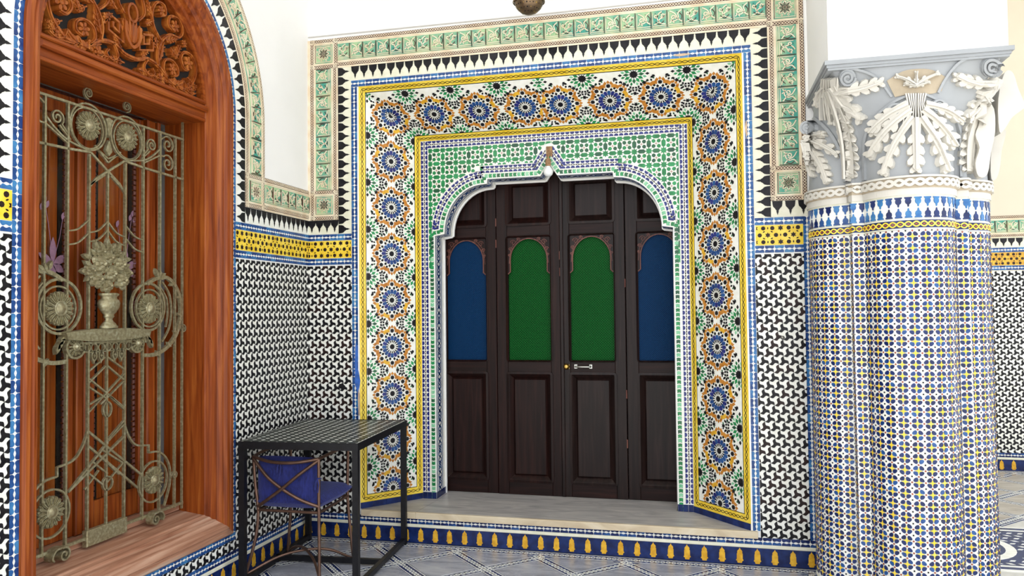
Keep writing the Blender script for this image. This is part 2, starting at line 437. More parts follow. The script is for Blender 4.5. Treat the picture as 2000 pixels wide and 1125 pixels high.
# ------------------------------------------------------------------ the shell
BK = frame((0, 0, 0), (1, 0, 0), (0, 0, 1))      # back wall: local x = world x, y = up, z = out of the wall
LF = frame((0, 0, 0), (0, 1, 0), (0, 0, 1))      # left wall: local x = world y
FAR_Y = 3.25
XC = 1.66                                         # axis of the portal
OXL, OXR, OZT = .388, 2.952, 3.125                # outer edge of the splay
IXL, IXR, IZT, IY = .705, 2.615, 2.800, .365      # inner edge of the splay
ZS = .205                                         # top of the door step

def plan(mb, pts, z0, z1, mi=0):                  # vertical prism over a plan outline
    mb.prism(pts, z0, z1, mi, bottom=True)
wb = MB()
plan(wb, [(-.35, 0), (OXL, 0), (IXL, IY), (IXL, .64), (IXL, .95), (-.35, .95)], 0, 4.6)
plan(wb, [(OXR, 0), (3.50, 0), (3.50, 3.25), (3.2, 3.25), (3.2, .95), (IXR, .95), (IXR, IY)], 0, 4.6)
sec = [(0, OZT), (0, 4.6), (.95, 4.6), (.95, 2.55), (.64, 2.55), (.64, 2.80), (IY, IZT)]
n = len(sec); v = [(OXL, p[0], p[1]) for p in sec] + [(OXR, p[0], p[1]) for p in sec]
wb.add(v, [[i, (i + 1) % n, n + (i + 1) % n, n + i] for i in range(n)] + [list(range(n))[::-1], [n + i for i in range(n)]])
wb.box(IXL - .02, IXR + .02, .68, .95, 0, 2.6)  # unseen slab added behind the doors to stop sky light leaking through
wall_back = wb.build('wall_back', ['plaster']); tag(wall_back, 'white plaster back wall with tiled dado around the splayed portal', kind='structure')

# left wall with the arched window opening
WC, WR, WZ = -1.629, .712, 2.74                   # window axis (world y), outer radius of the wood frame, springing height
lw = MB()
y0, y1 = WC - WR + .03, WC + WR - .03
lw.box(-.5, 0, -5.2, y0, 0, 4.6); lw.box(-.5, 0, y1, .02, 0, 4.6); lw.box(-.5, 0, y0, y1, 0, .29)
ap = arc(WC, WZ, WR - .03, WR - .03, 0, PI, 28)
for i in range(len(ap) - 1):
    a, b = ap[i], ap[i + 1]
    q = [(a[0], a[1]), (b[0], b[1]), (b[0], 4.6), (a[0], 4.6)]
    v = [(0, p[0], p[1]) for p in q] + [(-.5, p[0], p[1]) for p in q]
    lw.add(v, [[3, 2, 1, 0], [4, 5, 6, 7], [0, 1, 5, 4], [2, 3, 7, 6]])
lw.box(-.56, -.5, -5.2, .02, 0, 4.6)
wall_left = lw.build('wall_left', ['plaster']); tag(wall_left, 'white plaster side wall with tiled dado around the arched window', kind='structure')

fb = MB(); fb.box(-.6, 14, -14, FAR_Y + .3, -.12, -.006)
floor = fb.build('floor', ['grout']); tag(floor, 'grey marble floor laid in diamonds between interlaced tile bands', kind='structure')
cb = MB(); cb.box(-.6, 4.45, -3.2, -.78, 4.6, 4.75); cb.box(-.6, 9, -.78, FAR_Y + .3, 4.6, 4.75)  # unseen ceiling, its outline shaped to keep sun off the visible floor
ceiling = cb.build('ceiling', ['plaster']); tag(ceiling, 'plain plaster ceiling of the gallery', kind='structure')
fw_ = MB(); fw_.box(3.2, 9, FAR_Y, FAR_Y + .3, 0, 4.6)
wall_far = fw_.build('wall_far', ['plaster_warm']); tag(wall_far, 'cream plaster wall with tiled dado beyond the column', kind='structure')

# ------------------------------------------------------------------ strip mappings
def straight(o, ang):
    c, s_ = math.cos(ang), math.sin(ang)
    return (lambda s, t: (o[0] + s * c - t * s_, o[1] + s * s_ + t * c)), (lambda s: ang)
def arcmap(c, r, a0=0.0):
    return (lambda s, t: (c[0] + (r - t) * math.cos(a0 + s / r), c[1] + (r - t) * math.sin(a0 + s / r))), (lambda s: a0 + s / r + PI / 2)
def band(mb, T, L, t0, t1, z0, z1, mi=0, ds=.06):
    n = max(1, int(math.ceil(L / ds)))
    a = [T(L * i / n, t0) for i in range(n + 1)]; b = [T(L * i / n, t1) for i in range(n + 1)]
    vs_ = [(p[0], p[1], z) for p in a for z in (z0, z1)] + [(p[0], p[1], z) for p in b for z in (z0, z1)]
    k = 2 * (n + 1); fs = []
    for i in range(n):
        fs += [[2 * i + 1, 2 * i + 3, k + 2 * i + 3, k + 2 * i + 1], [2 * i, 2 * i + 2, 2 * i + 3, 2 * i + 1], [k + 2 * i + 1, k + 2 * i + 3, k + 2 * i + 2, k + 2 * i]]
    fs += [[0, 1, k + 1, k], [2 * n, k + 2 * n, k + 2 * n + 1, 2 * n + 1]]
    mb.add(vs_, fs, mi)

BEAD_P, BEAD_W = .0535, .045
def bead_tile(p=BEAD_P, w_=BEAD_W):
    k = p / .0535; e = w_ / 2 - .0008; x = p / 2 - .0008
    inn = [(x, .0105), (x - .0035 * k, .0055), (.0185 * k, .0022), (.0135 * k, .0015), (.0085 * k, .0045), (0, .0068), (-.0085 * k, .0045), (-.0135 * k, .0015), (-.0185 * k, .0022), (-x + .0035 * k, .0055), (-x, .0105)]
    return [(-x, e), (x, e)] + inn if False else inn + [(-x, e), (x, e)]
def bead_strip(parent, Mx, runs, mats=('tile_blue', 'tile_blue', 'tile_blue_mid'), name='bead_border', limit=330, w_=BEAD_W, pitch=BEAD_P, label=None):
    mb = MB()
    for (T, A, L) in runs: band(mb, T, L, 0, w_, 0, .003)
    part = mb.build(name, ['tile_white'], parent, Mx, label=label)
    mo = Mosaic(part, Mx, z0=.003); pl = []
    for (T, A, L) in runs:
        n = max(1, round(L / pitch)); st = L / n
        for i in range(n):
            s = (i + .5) * st; p = T(s, w_ / 2); a = A(s)
            pl += [(p[0], p[1], a), (p[0], p[1], a + PI)]
    st0 = runs[0][2] / max(1, round(runs[0][2] / pitch))
    mo.pieces('blue_tile', bead_tile(min(st0, pitch * 1.04), w_), list(mats), pl, h=.002, limit=limit)
    mo.done(); return part

MER = [(.0315, 0), (.0290, .006), (.0285, .020), (.0265, .027), (.0270, .031), (.0215, .039), (.0150, .045), (.0105, .053), (.0060, .058), (.0070, .064), (.0040, .074), (.0020, .080), (0, .087)]
MERLON = [(p[0], p[1]) for p in MER] + [(-p[0], p[1]) for p in MER[::-1][1:]]
def merlon_strip(parent, Mx, runs, name='merlon_band', w_=.098, pitch=.0667, k=1.0, mat='tile_black', base='tile_cream', limit=300):
    mb = MB()
    for (T, A, L) in runs: band(mb, T, L, 0, w_, 0, .003)
    part = mb.build(name, [base], parent, Mx); mo = Mosaic(part, Mx, z0=.003); pl = []
    for (T, A, L) in runs:
        n = max(1, round(L / pitch)); st = L / n
        for i in range(n):
            s = (i + .5) * st; p = T(s, .001); pl.append((p[0], p[1], A(s)))
    mo.pieces('merlon_tile', [(x * k, y * w_ / .098) for x, y in MERLON], mat, pl, limit=limit); mo.done(); return part

# carved and glazed frieze
FW_ = .21
def carved_mesh(wd, ht, var):
    """glazed relief tile, wd along the band, ht across, centred, z from 0; 0 green ground, 1 cream ridges, 2 brown"""
    b = MB(); b.bbox(-wd / 2, wd / 2, -ht / 2, ht / 2, 0, .004, .001, 0); z0, z1 = .004, .0085
    x, y = wd / 2 - .004, ht / 2 - .004
    b.ribbon([(-x, -y), (-x, y)], .004, z0, z1, 2); b.ribbon([(x - .001, -y * .75), (x - .001, y)], .0035, z0, z1, 1)
    b.ribbon([(-x, y * .78), (x, y * .78)], .004, z0, z1, 1); b.ribbon([(-x, y * .98), (x, y * .98)], .003, z0, z1, 1)
    rb = lambda pts, w_=.0062, m=1: b.ribbon(smooth_path(pts, 5), w_, z0, z1, m)
    if var == 0:
        rb([(-.9 * x, .5 * y), (-.3 * x, .1 * y), (.1 * x, -.5 * y), (.8 * x, -.85 * y)]); rb([(-.8 * x, -.9 * y), (-.3 * x, -.5 * y), (-.4 * x, 0), (.1 * x, .35 * y), (.7 * x, .2 * y)])
        rb(spiral(.35 * x, -.05 * y, .016, .004, 2.5, 1.2, 12)); rb([(-.7 * x, .3 * y), (-.85 * x, -.2 * y), (-.5 * x, -.6 * y)], .004, 2); rb([(.2 * x, .6 * y), (.5 * x, .3 * y), (.8 * x, .55 * y)])
    elif var == 1:
        rb([(-.8 * x, .6 * y), (-.2 * x, .5 * y), (.3 * x, 0), (.2 * x, -.6 * y), (-.3 * x, -.9 * y)]); rb([(.8 * x, .6 * y), (.3 * x, .45 * y), (0, 0), (-.5 * x, -.2 * y), (-.8 * x, -.6 * y)])
        rb(spiral(-.4 * x, -.45 * y, .014, .004, .5, 1.1, 12)); rb(spiral(.55 * x, -.4 * y, .013, .004, 3.5, -1.1, 12)); rb([(-.6 * x, .2 * y), (0, .62 * y), (.6 * x, .25 * y)], .0035, 2)
    else:                                         # flower square
        for i in range(8):
            a = i * PI / 4; r = .050 if i % 2 else .044
            b.ribbon([rot2(p, a) for p in [(.004, 0), (r * .5, .011), (r, 0)]], .0050, z0, z1, 1); b.ribbon([rot2(p, a) for p in [(.004, 0), (r * .5, -.011), (r, 0)]], .0050, z0, z1, 1)
            b.ribbon([rot2((r * .3, 0), a), rot2((r * .75, 0), a)], .004, z0, z1 - .001, 2)
            q = rot2((.047, 0), a + PI / 8); b.ribbon(spiral(q[0], q[1], .008, .003, a, 1.0, 8), .0034, z0, z1, 1)
        for s in (-1, 1): b.ribbon([(s * x * .95, -y), (s * x * .95, y)], .003, z0, z1, 1); b.ribbon([(-x, s * y * .95), (x, s * y * .95)], .003, z0, z1, 1)
    for i in range(4):
        px, py = (-.6 + .4 * i) * x, (-.72 if i % 2 else .55) * y * (1 if var < 2 else 0)
        if var < 2: b.prism(ell(.0028, .0028, 6, px, py), z0, z1 - .002, 2)
    return b.mesh('carved_tile', ['carved_green', 'carved_cream', 'carved_brown'])
CARVED = [carved_mesh(.098, .115, 0), carved_mesh(.098, .115, 1), carved_mesh(.130, .130, 2)]
def braid(mb, T, L, tc, w_=.023, z0=.006, m_ground=1, m_str=0):
    band(mb, T, L, tc - w_ / 2, tc + w_ / 2, z0, z0 + .001, m_ground)
    n = max(4, int(L / .0045))
    for ph in (0, PI):
        pts = [T(L * i / n, tc + w_ * .33 * math.sin(2 * PI * (L * i / n) / .036 + ph)) for i in range(n + 1)]
        mb.ribbon(pts, .0036, z0 + .001, z0 + .003, m_str)
def frieze(parent, Mx, runs, corners=(), name='carved_frieze'):
    """runs: (T, A, L); corner squares: (cx, cy) in panel coordinates"""
    mb = MB()
    for (T, A, L) in runs:
        band(mb, T, L, 0, FW_, 0, .006)
        braid(mb, T, L, .011); braid(mb, T, L, .186)
        for t in (.028, .172): band(mb, T, L, t - .0035, t + .0035, .006, .0105)
    for (cx, cy) in corners:
        mb.box(cx - .105, cx + .105, cy - .105, cy + .105, 0, .0065)
        for (T, A) in (straight((cx - .105, cy - .105), 0), straight((cx + .105, cy - .105), PI / 2), straight((cx + .105, cy + .105), PI), straight((cx - .105, cy + .105), -PI / 2)):
            braid(mb, T, .21, .013, z0=.0065); band(mb, T, .21, .025, .031, .0065, .0105)
    part = mb.build(name, ['carved_cream', 'carved_brown'], parent, Mx)
    k = 0
    for (T, A, L) in runs:
        n = max(1, round(L / .1))
        for i in range(n):
            s = (i + .5) * L / n; p = T(s, .1); o = link('carved_tile', CARVED[k % 2], part); k += 1
            o.location = (p[0], p[1], .006); o.rotation_euler = (0, 0, A(s)); o.scale = (L / n / .1, 1, 1)
    for (cx, cy) in corners:
        o = link('carved_square', CARVED[2], part); o.location = (cx, cy, .0065)
    return part

# pinwheel dado
TP = .0572
def tri_piece(p=TP, up=True):
    h = p * math.sqrt(3) / 2; A_ = [(-p / 2, -h / 3), (p / 2, -h / 3), (0, 2 * h / 3)]
    out = []
    for i in range(3):
        a, b = A_[i], A_[(i + 1) % 3]; dx, dy = (b[0] - a[0]), (b[1] - a[1]); nx, ny = dy / p, -dx / p     # outward normal for CCW
        for t, o in ((0, 0), (.14, .075), (.30, .132), (.40, .105), (.5, 0), (.60, -.105), (.70, -.132), (.86, -.075)):
            out.append((a[0] + dx * t + nx * o * p, a[1] + dy * t + ny * o * p))
    return out
def pinwheel(parent, Mx, x0, y0, x1, y1, limit=300, org=(0, 0), mat=('tile_black',), name='pinwheel_panel', p=TP):
    mb = MB(); mb.prism(rect(x0, y0, x1, y1), 0, .003)
    part = mb.build(name, ['tile_white'], parent, Mx); mo = Mosaic(part, Mx, clip=rect(x0 + .001, y0 + .001, x1 - .001, y1 - .001), z0=.003)
    h = p * math.sqrt(3) / 2; pl = []
    j0, j1 = int((y0 - org[1]) / h) - 2, int((y1 - org[1]) / h) + 2
    for j in range(j0, j1):
        ox = (j % 2) * p / 2; i0, i1 = int((x0 - org[0]) / p) - 2, int((x1 - org[0]) / p) + 2
        for i in range(i0, i1): pl.append((org[0] + i * p + ox, org[1] + j * h + h / 3, 0))
    mo.pieces('pinwheel_tile', tri_piece(p), list(mat), pl, h=.002, limit=limit, bev=.0003); mo.done(); return part

def star_panel(parent, Mx, x0, y0, x1, y1, org=0.0, mat='tile_brownblack', base='tile_yellow', limit=200):
    mb = MB(); mb.prism(rect(x0, y0, x1, y1), 0, .0035)
    part = mb.build('star_panel', [base], parent, Mx); e = .004
    mo = Mosaic(part, Mx, clip=rect(x0 + e, y0 + e, x1 - e, y1 - e), z0=.0035); H = y1 - y0; P_ = .1517 * H / .125
    st, dt, ln = [], [], []
    for r, yy in enumerate((y0 + .019 * H / .125, (y0 + y1) / 2, y1 - .019 * H / .125)):
        off = 0 if r == 1 else P_ / 2
        i0, i1 = int((x0 - org) / P_) - 1, int((x1 - org) / P_) + 2
        for i in range(i0, i1):
            x = org + i * P_ + off; st.append((x, yy, 0)); dt += [(x - .32 * P_, yy, 0), (x + .32 * P_, yy, 0)]; ln.append((x + .5 * P_, yy, PI / 2))
            if r == 1: ln += [(x + sx * .155 * P_, yy + sy * .168 * H, -sx * sy * R_(28) + (0 if 1 else 0)) for sx in (-1, 1) for sy in (-1, 1)]
    k = H / .125
    mo.pieces('star_tile', starp(.0185 * k, .0100 * k, 6), mat, st, h=.0015, limit=limit); mo.pieces('dot_tile', ell(.0135 * k, .0135 * k, 8), mat, dt, h=.0015, limit=limit)
    for q in ln: mo.joined(place(lens(.017 * k, .008 * k), *q), mat, .0015)
    mo.done(); return part

ORN = [(.012, 0), (.0145, .006), (.0145, .011), (.0215, .014), (.0215, .019), (.0175, .023), (.0175, .056), (.0135, .059), (.0155, .064), (.0145, .071), (.0100, .077), (.0045, .081), (.0018, .089), (0, .090)]
ORNAMENT = ORN + [(-x, y) for x, y in ORN[::-1][1:]]
def baseboard(name, Mx, x0, x1, org, label, limit=120):
    mb = MB(); mb.box(x0, x1, 0, .104, 0, .008, 0); mb.bbox(x0, x1, .104, .125, 0, .012, .003, 1)
    o = mb.build(name, ['tile_navy', 'tile_cream'], None, Mx); tag(o, label, kind='structure')
    mo = Mosaic(o, Mx, clip=rect(x0, 0, x1, .2), z0=.008); i0 = int((x0 - org) / .1025) - 1; i1 = int((x1 - org) / .1025) + 1
    mo.pieces('yellow_ornament', ORNAMENT, 'tile_ochre', [(org + i * .1025 + random.uniform(-.002, .002), .010, random.uniform(-.02, .02)) for i in range(i0, i1 + 1)], h=.003, limit=limit)
    mo.done('ornament_remainder'); return o

# ------------------------------------------------------------------ back wall tilework
H1, H2 = 2.10, 2.20          # merlon band under the frieze
frieze(wall_back, BK, [straight((.023, 3.481 - .21), -PI / 2) + (3.271 - 2.41,), straight((3.313 - .21, 3.481), PI) + (3.29 - .42,), straight((3.313, 2.41), PI / 2) + (3.271 - 2.41,)],
       [(.023 + .105, 3.481 - .105), (3.313 - .105, 3.481 - .105), (.023 + .105, 2.305), (3.313 - .105, 2.305)])
mn = MB(); mn.box(.0, .024, 2.2, 3.481, 0, .006); mn.build('frieze_edge', ['carved_cream'], wall_back, BK)
merlon_strip(wall_back, BK, [straight((.234, 3.272 - .0), -PI / 2) + (3.272 - 2.10,), straight((3.105 - .098, 3.272), PI) + (3.105 - .234 - .196,), straight((3.105, 2.10), PI / 2) + (3.272 - 2.10,)])
merlon_strip(wall_back, BK, [straight((.234, H2), PI) + (.234,), straight((3.327, H2), PI) + (3.327 - 3.105,)], name='lower_merlon_band')
bead_strip(wall_back, BK, [straight((.379, ZS), PI / 2) + (OZT - ZS,), straight((3.005, OZT + .045 ), PI) + (3.005 - .334,), straight((3.006, ZS), PI / 2) + (OZT - ZS,)], name='portal_bead_border')
for (xa, xb, org) in ((.0, .334, .03), (3.006, 3.29, 3.083)):
    bead_strip(wall_back, BK, [straight((xa, 2.055), 0) + (xb - xa,)], name='bead_border')
    star_panel(wall_back, BK, xa + (.006 if xa > 1 else 0), 1.932, xb - .004, 2.053, org=org)
    bead_strip(wall_back, BK, [straight((xa, 1.885), 0) + (xb - xa,)], name='bead_border')
    pinwheel(wall_back, BK, xa, .166, xb, 1.878, org=(xa + .01, .17), mat=('tile_black', 'tile_black', 'tile_brownblack'))
bead_strip(wall_back, BK, [straight((3.33, .165), PI / 2) + (2.10 - .165,)], name='bead_border')
bead_strip(wall_back, BK, [straight((0, .122), 0) + (3.34,)], mats=('tile_navy', 'tile_navy', 'tile_blue'), name='bead_border')
baseboard('baseboard_back', BK, 0, 3.36, .8303, 'navy skirting with yellow ornaments along the back wall')
# worn patches: blue paint beside the portal, mortar showing, dark stain, small bolt
def blob(mb, cx, cy, rx, ry, z0, z1, mi=0, n=14):
    mb.prism([(cx + rx * random.uniform(.6, 1.1) * math.cos(2 * PI * i / n), cy + ry * random.uniform(.7, 1.1) * math.sin(2 * PI * i / n)) for i in range(n)], z0, z1, mi)
mb = MB(); blob(mb, .365, 1.20, .014, .16, .004, .0065); blob(mb, .372, 1.08, .022, .085, .004, .007); mb.build('blue_paint_patch', ['paint_blue'], wall_back, BK)
mb = MB(); 
for q in ((.383, .93, .008, .09), (2.59, 3.145, .06, .008), (2.97, 2.65, .009, .06)):
    mb = MB(); blob(mb, *q, .003, .0062); mb.build('mortar_patch', ['mortar'], wall_back, BK)
mb = MB(); blob(mb, .255, 1.04, .028, .024, .004, .0062); mb.build('dark_stain', ['tile_black'], wall_back, BK)
mb = MB(); mb.lathe([(.012, .005), (.012, .012), (.006, .014), (.006, .03), (0, .031)], 10, lambda x, y, z: (3.155 + x, 1.37 + y, z)); mb.build('wall_bolt', ['steel'], wall_back, BK)

# ------------------------------------------------------------------ left wall tilework
SP = WZ
def mirror_runs(runs): return runs
ra, rb_, rc = .756, .877, 1.063
FO, FI = WC + rc, WC + .853                                # outer and inner edge of the right vertical frieze
frieze(wall_left, LF, [straight((WC + rc, 2.41), PI / 2) + (SP - 2.41,), arcmap((WC, SP), rc) + (PI * rc,), straight((WC - rc, SP), -PI / 2) + (SP - 2.41,), straight((-.002, 2.41), PI) + (-.002 - (WC + rc),), straight((WC - rc, 2.41), PI) + (.6,)],
       [(WC + rc - .105, 2.305), (WC - rc + .105, 2.305)])
merlon_strip(wall_left, LF, [straight((WC + .853, 2.10), PI / 2) + (SP - 2.10,), arcmap((WC, SP), .853) + (PI * .853,), straight((WC - .853, SP), -PI / 2) + (SP - 2.10,)], w_=.097, mat='tile_black', base='tile_white')
merlon_strip(wall_left, LF, [straight((0, H2), PI) + (-(WC + .853),), straight((WC - .853, H2), PI) + (.8,)], name='lower_merlon_band', base='tile_white', pitch=.062, k=.93)
rw = WR + .045
bead_strip(wall_left, LF, [straight((WC + rw, .275), PI / 2) + (SP - .275,), arcmap((WC, SP), rw) + (PI * rw,), straight((WC - rw, SP), -PI / 2) + (SP - .275,), straight((WC - rw, .228), 0) + (2 * rw,)], name='window_bead_border')
for (xa, xb) in ((WC + rw, 0.0), (WC - rw - 1.0, WC - rw)):
    bead_strip(wall_left, LF, [straight((xa, 2.055), 0) + (xb - xa,)])
    star_panel(wall_left, LF, xa, 1.932, xb, 2.053, org=xb)
    bead_strip(wall_left, LF, [straight((xa, 1.885), 0) + (xb - xa,)])
pinwheel(wall_left, LF, WC + rw, .166, 0, 1.878, org=(-.01, .17))
pinwheel(wall_left, LF, WC - rw, .166, WC + rw, .229, org=(-.01, .17), limit=80)
pinwheel(wall_left, LF, WC - rw - 1.0, .166, WC - rw, 1.878, org=(-.01, .17), limit=120)
bead_strip(wall_left, LF, [straight((WC - rw - 1.0, .122), 0) + (-(WC - rw - 1.0),)], mats=('tile_navy', 'tile_blue'))
baseboard('baseboard_left', LF, WC - rw - 1.0, 0, -.6933, 'navy skirting with yellow ornaments under the window')

# ------------------------------------------------------------------ far wall dado
FR = frame((0, FAR_Y, 0), (1, 0, 0), (0, 0, 1))
fx0, fx1 = 3.51, 8.9
frieze(wall_far, FR, [straight((fx1, 2.40), PI) + (fx1 - fx0,)])
merlon_strip(wall_far, FR, [straight((fx1, 2.19), PI) + (fx1 - fx0,)], w_=.09)
bead_strip(wall_far, FR, [straight((fx0, 2.055), 0) + (fx1 - fx0,)]); star_panel(wall_far, FR, fx0, 1.932, fx1, 2.053, base='tile_ochre'); bead_strip(wall_far, FR, [straight((fx0, 1.885), 0) + (fx1 - fx0,)])
pinwheel(wall_far, FR, fx0, .166, fx1, 1.878, limit=200); bead_strip(wall_far, FR, [straight((fx0, .122), 0) + (fx1 - fx0,)], mats=('tile_navy', 'tile_blue'))
baseboard('baseboard_far', FR, fx0, fx1, 5.4, 'navy skirting with yellow ornaments along the far cream wall')
# ------------------------------------------------------------------ the splayed portal surround
trim = empty('trim_1'); tag(trim, 'splayed door surround of rosette mosaic framed by yellow chain borders', kind='structure')
def inset(poly, d):
    n = len(poly); out = []
    for i in range(n):
        a, b, c = poly[i - 1], poly[i], poly[(i + 1) % n]
        def nrm(p, q):
            dx, dy = q[0] - p[0], q[1] - p[1]; l = math.hypot(dx, dy); return (-dy / l, dx / l)
        n1, n2 = nrm(a, b), nrm(b, c); nx, ny = n1[0] + n2[0], n1[1] + n2[1]; l = math.hypot(nx, ny); nx /= l; ny /= l
        k = d / (nx * n1[0] + ny * n1[1]); out.append((b[0] + nx * k, b[1] + ny * k))
    return out
def border_bits(quad, skip, d):
    """inner polygon: every edge inset by d except the mitre edges in skip"""
    n = len(quad); E = []
    for i in range(n):
        a, b = quad[i], quad[(i + 1) % n]; dx, dy = b[0] - a[0], b[1] - a[1]; l = math.hypot(dx, dy); k = 0 if i in skip else d
        E.append((a[0] - dy / l * k, a[1] + dx / l * k, dx, dy))
    out = []
    for i in range(n):
        x1, y1, ax, ay = E[i - 1]; x2, y2, bx, by = E[i]; den = ax * by - ay * bx
        t = ((x2 - x1) * by - (y2 - y1) * bx) / den; out.append((x1 + ax * t, y1 + ay * t))
    return out
def chain(mb, poly, mi, z0, closed=True, skip=(), amp=.0080, wl=.068, w_=.0034, n_step=.0048):
    n = len(poly)
    for i in range(n if closed else n - 1):
        if i in skip: continue
        a, b = poly[i], poly[(i + 1) % n]; L = math.hypot(b[0] - a[0], b[1] - a[1]); ang = math.atan2(b[1] - a[1], b[0] - a[0])
        T, A = straight(a, ang); cyc = max(1, round(L / wl)); m = int(L / n_step)
        for ph in (0, PI): mb.ribbon([T(L * k / m, amp * math.sin(2 * PI * cyc * k / m + ph)) for k in range(m + 1)], w_, z0, z0 + .0015, mi)

def rosette(mo, cx, cy):
    """one sixteen-fold rosette and the small figures around it, pitch .33"""
    J = mo.joined; TAU = 2 * PI
    P_ = lambda poly, a: place([(x, y) for x, y in poly], cx, cy, a)
    mo.ros.append((cx, cy, 0))
    for i in range(16):
        a = TAU * i / 16
        J(P_([(.0255, 0), (.0435, -.0052), (.0435, .0052)], a), 'tile_black')
        J(P_([(.0495, -.0080), (.070, -.0105), (.0765, 0), (.070, .0105), (.0495, .0080), (.047, 0)], a), random.choice(['tile_blue', 'tile_blue', 'tile_violet']))
        J(P_(kite(.0755, .0975, .0175, .5), a + TAU / 32), 'tile_black')
    for i in range(16):
        J(P_(ell(.0076, .0076, 6, .100, 0), TAU * i / 16 + (.0 if i % 2 else .0)), 'tile_black') if i % 2 else None
    for i in range(8):
        a = TAU * i / 8
        J(P_(starp(.0105, .0074, 8), 0) if 0 else place(starp(.0140, .0105, 8), cx + .1145 * math.cos(a), cy + .1135 * math.sin(a)), 'tile_black')
        for da, r0, r1, wd in ((0, .1295, .1525, .0185), (.142, .123, .1485, .0175), (-.142, .123, .1485, .0175)):
            J(P_(kite(r0, r1, wd, .5), a + da), 'tile_orange')
        for da in (.21, -.21): J(P_(kite(.1205, .139, .0125, .5), a + da), 'tile_orange')
        mo.cres.append((cx, cy, a + PI / 8))
        J(P_(kite(.136, .154, .013, .5), a + PI / 8), 'tile_black')
        for da in (.13, -.13): J(P_(kite(.146, .163, .011, .5), a + PI / 8 + da), 'tile_black' if i % 2 else 'tile_darkgreen')
CRES = [(.1250 * math.cos(t) + .007 * (1 - (t / .22) ** 2), .1185 * math.sin(t)) for t in [-.24 + .06 * i for i in range(9)]] + [(.1030 * math.cos(t) + .004 * (1 - (t / .22) ** 2), .1045 * math.sin(t)) for t in [.21 - .06 * i for i in range(8)]]
def between(mo, cx, cy, hw):
    """green half rosettes at the borders and black clusters between two rosettes"""
    J = mo.joined
    for sx in (-1, 1):
        gx, gy = cx + sx * hw, cy
        J(place(starp(.0270, .0190, 12), gx, gy), 'tile_black')
        for i in range(12):
            a = 2 * PI * i / 12
            J(place([(.032, 0), (.048, -.0100), (.0660, 0), (.048, .0100)], gx, gy, a), 'tile_green' if i % 3 else 'tile_darkgreen')
            J(place(kite(.060, .084, .0145, .55), gx, gy, a + PI / 12), 'tile_green' if i % 2 else 'tile_paleg')
            if i % 2: J(place(kite(.076, .100, .0165, .5), gx, gy, a), 'tile_black')
        for sy in (-1, 1):
            qx, qy = cx + sx * .076, cy + sy * .022
            for i in range(5): J(place(kite(.005, .0235, .0140, .6), qx, qy, 2 * PI * i / 5 + sy * .3), 'tile_black')
        J(place(starp(.015, .008, 6), cx + sx * .042, cy), 'tile_black')
        J(place(starp(.0145, .0085, 5), cx + sx * .118, cy + .064), 'tile_black'); J(place(starp(.0145, .0085, 5), cx + sx * .118, cy - .064), 'tile_black')
        for sy in (-1, 1):
            J(place(kite(0, .024, .015), cx + sx * .152, cy + sy * .105, sy * 1.2), 'tile_black'); J(place(kite(0, .022, .015), cx + sx * .158, cy + sy * .135, -sy * 1.0), 'tile_black')
            J(place(kite(0, .022, .014), cx + sx * .142, cy + sy * .088, PI + sy * .4), 'tile_black')

def splay_panel(name, Mx, quad, cen, lines, skip, label):
    """quad: whole facet; sub: list of (clip polygon, rosette centres)"""
    mb = MB(); mb.prism(quad, 0, .003, 0); inn = border_bits(quad, skip, .052); sub = [(border_bits(quad, skip, .053), cen)]
    mb.prism(border_bits(quad, skip, .0475), .003, .0036, 2); mb.prism(inn, .0036, .0042, 1)
    chain(mb, border_bits(quad, skip, .0235), 2, .003, skip=skip)
    part = mb.build(name, ['tile_yellow', 'tile_white', 'tile_black'], trim, Mx, label=label)
    for (clip, cen) in sub:
        mo = Mosaic(part, Mx, clip=clip, z0=.0042); mo.grow = 1.15; mo.ros = []; mo.cres = []
        for (cx, cy) in cen: rosette(mo, cx, cy)
        for (cx, cy, rot) in lines:
            if rot == 0: between(mo, cx, cy, .183)
            else:
                tmp = []
                J0 = mo.joined
                def J1(poly, m, h=.002, bev=0, z=None, cx=cx, cy=cy): J0([(cx - (q[1] - cy), cy + (q[0] - cx)) for q in poly], m, h, bev, z)
                mo.joined = J1; between(mo, cx, cy, .183); mo.joined = J0
        mo.pieces('rosette_centre', starp(.0205, .0165, 16), 'tile_black', mo.ros, h=.0024)
        mo.pieces('orange_crescent', CRES, ['tile_orange', 'tile_orange', 'tile_ochre'], mo.cres, h=.0024)
        mo.done()
    return part
WJ = math.hypot(IXL - OXL, IY); WJR = math.hypot(OXR - IXR, IY); WT = math.hypot(OZT - IZT, IY)
SK = .245                                                   # top of the navy skirting of the jambs
MJL = frame((OXL, 0, SK), (IXL - OXL, IY, 0), (0, 0, 1))
MJR = frame((IXR, IY, SK), (OXR - IXR, -IY, 0), (0, 0, 1))
MJT = frame((0, IY, IZT), (1, 0, 0), (0, -IY, OZT - IZT))
zc = [2.955 - .33 * k - SK for k in range(10)]
q = [(0, 0), (WJ, 0), (WJ, IZT - SK), (0, OZT - SK)]
splay_panel('rosette_jamb', MJL, q, [(WJ * .507, z) for z in zc], [(WJ * .507, z - .165, 0) for z in zc] + [(WJ * .507, zc[0] + .165, 0)], (2,), 'rosette mosaic on the jamb beside the table')
q = [(0, 0), (WJR, 0), (WJR, OZT - SK), (0, IZT - SK)]
splay_panel('rosette_jamb', MJR, q, [(WJR * .49, z) for z in zc], [(WJR * .49, z - .165, 0) for z in zc] + [(WJR * .49, zc[0] + .165, 0)], (2,), 'rosette mosaic on the jamb beside the column')
q = [(IXL, 0), (IXR, 0), (OXR, WT), (OXL, WT)]; qi = border_bits(q, (1, 3), .053); XM = 1.65
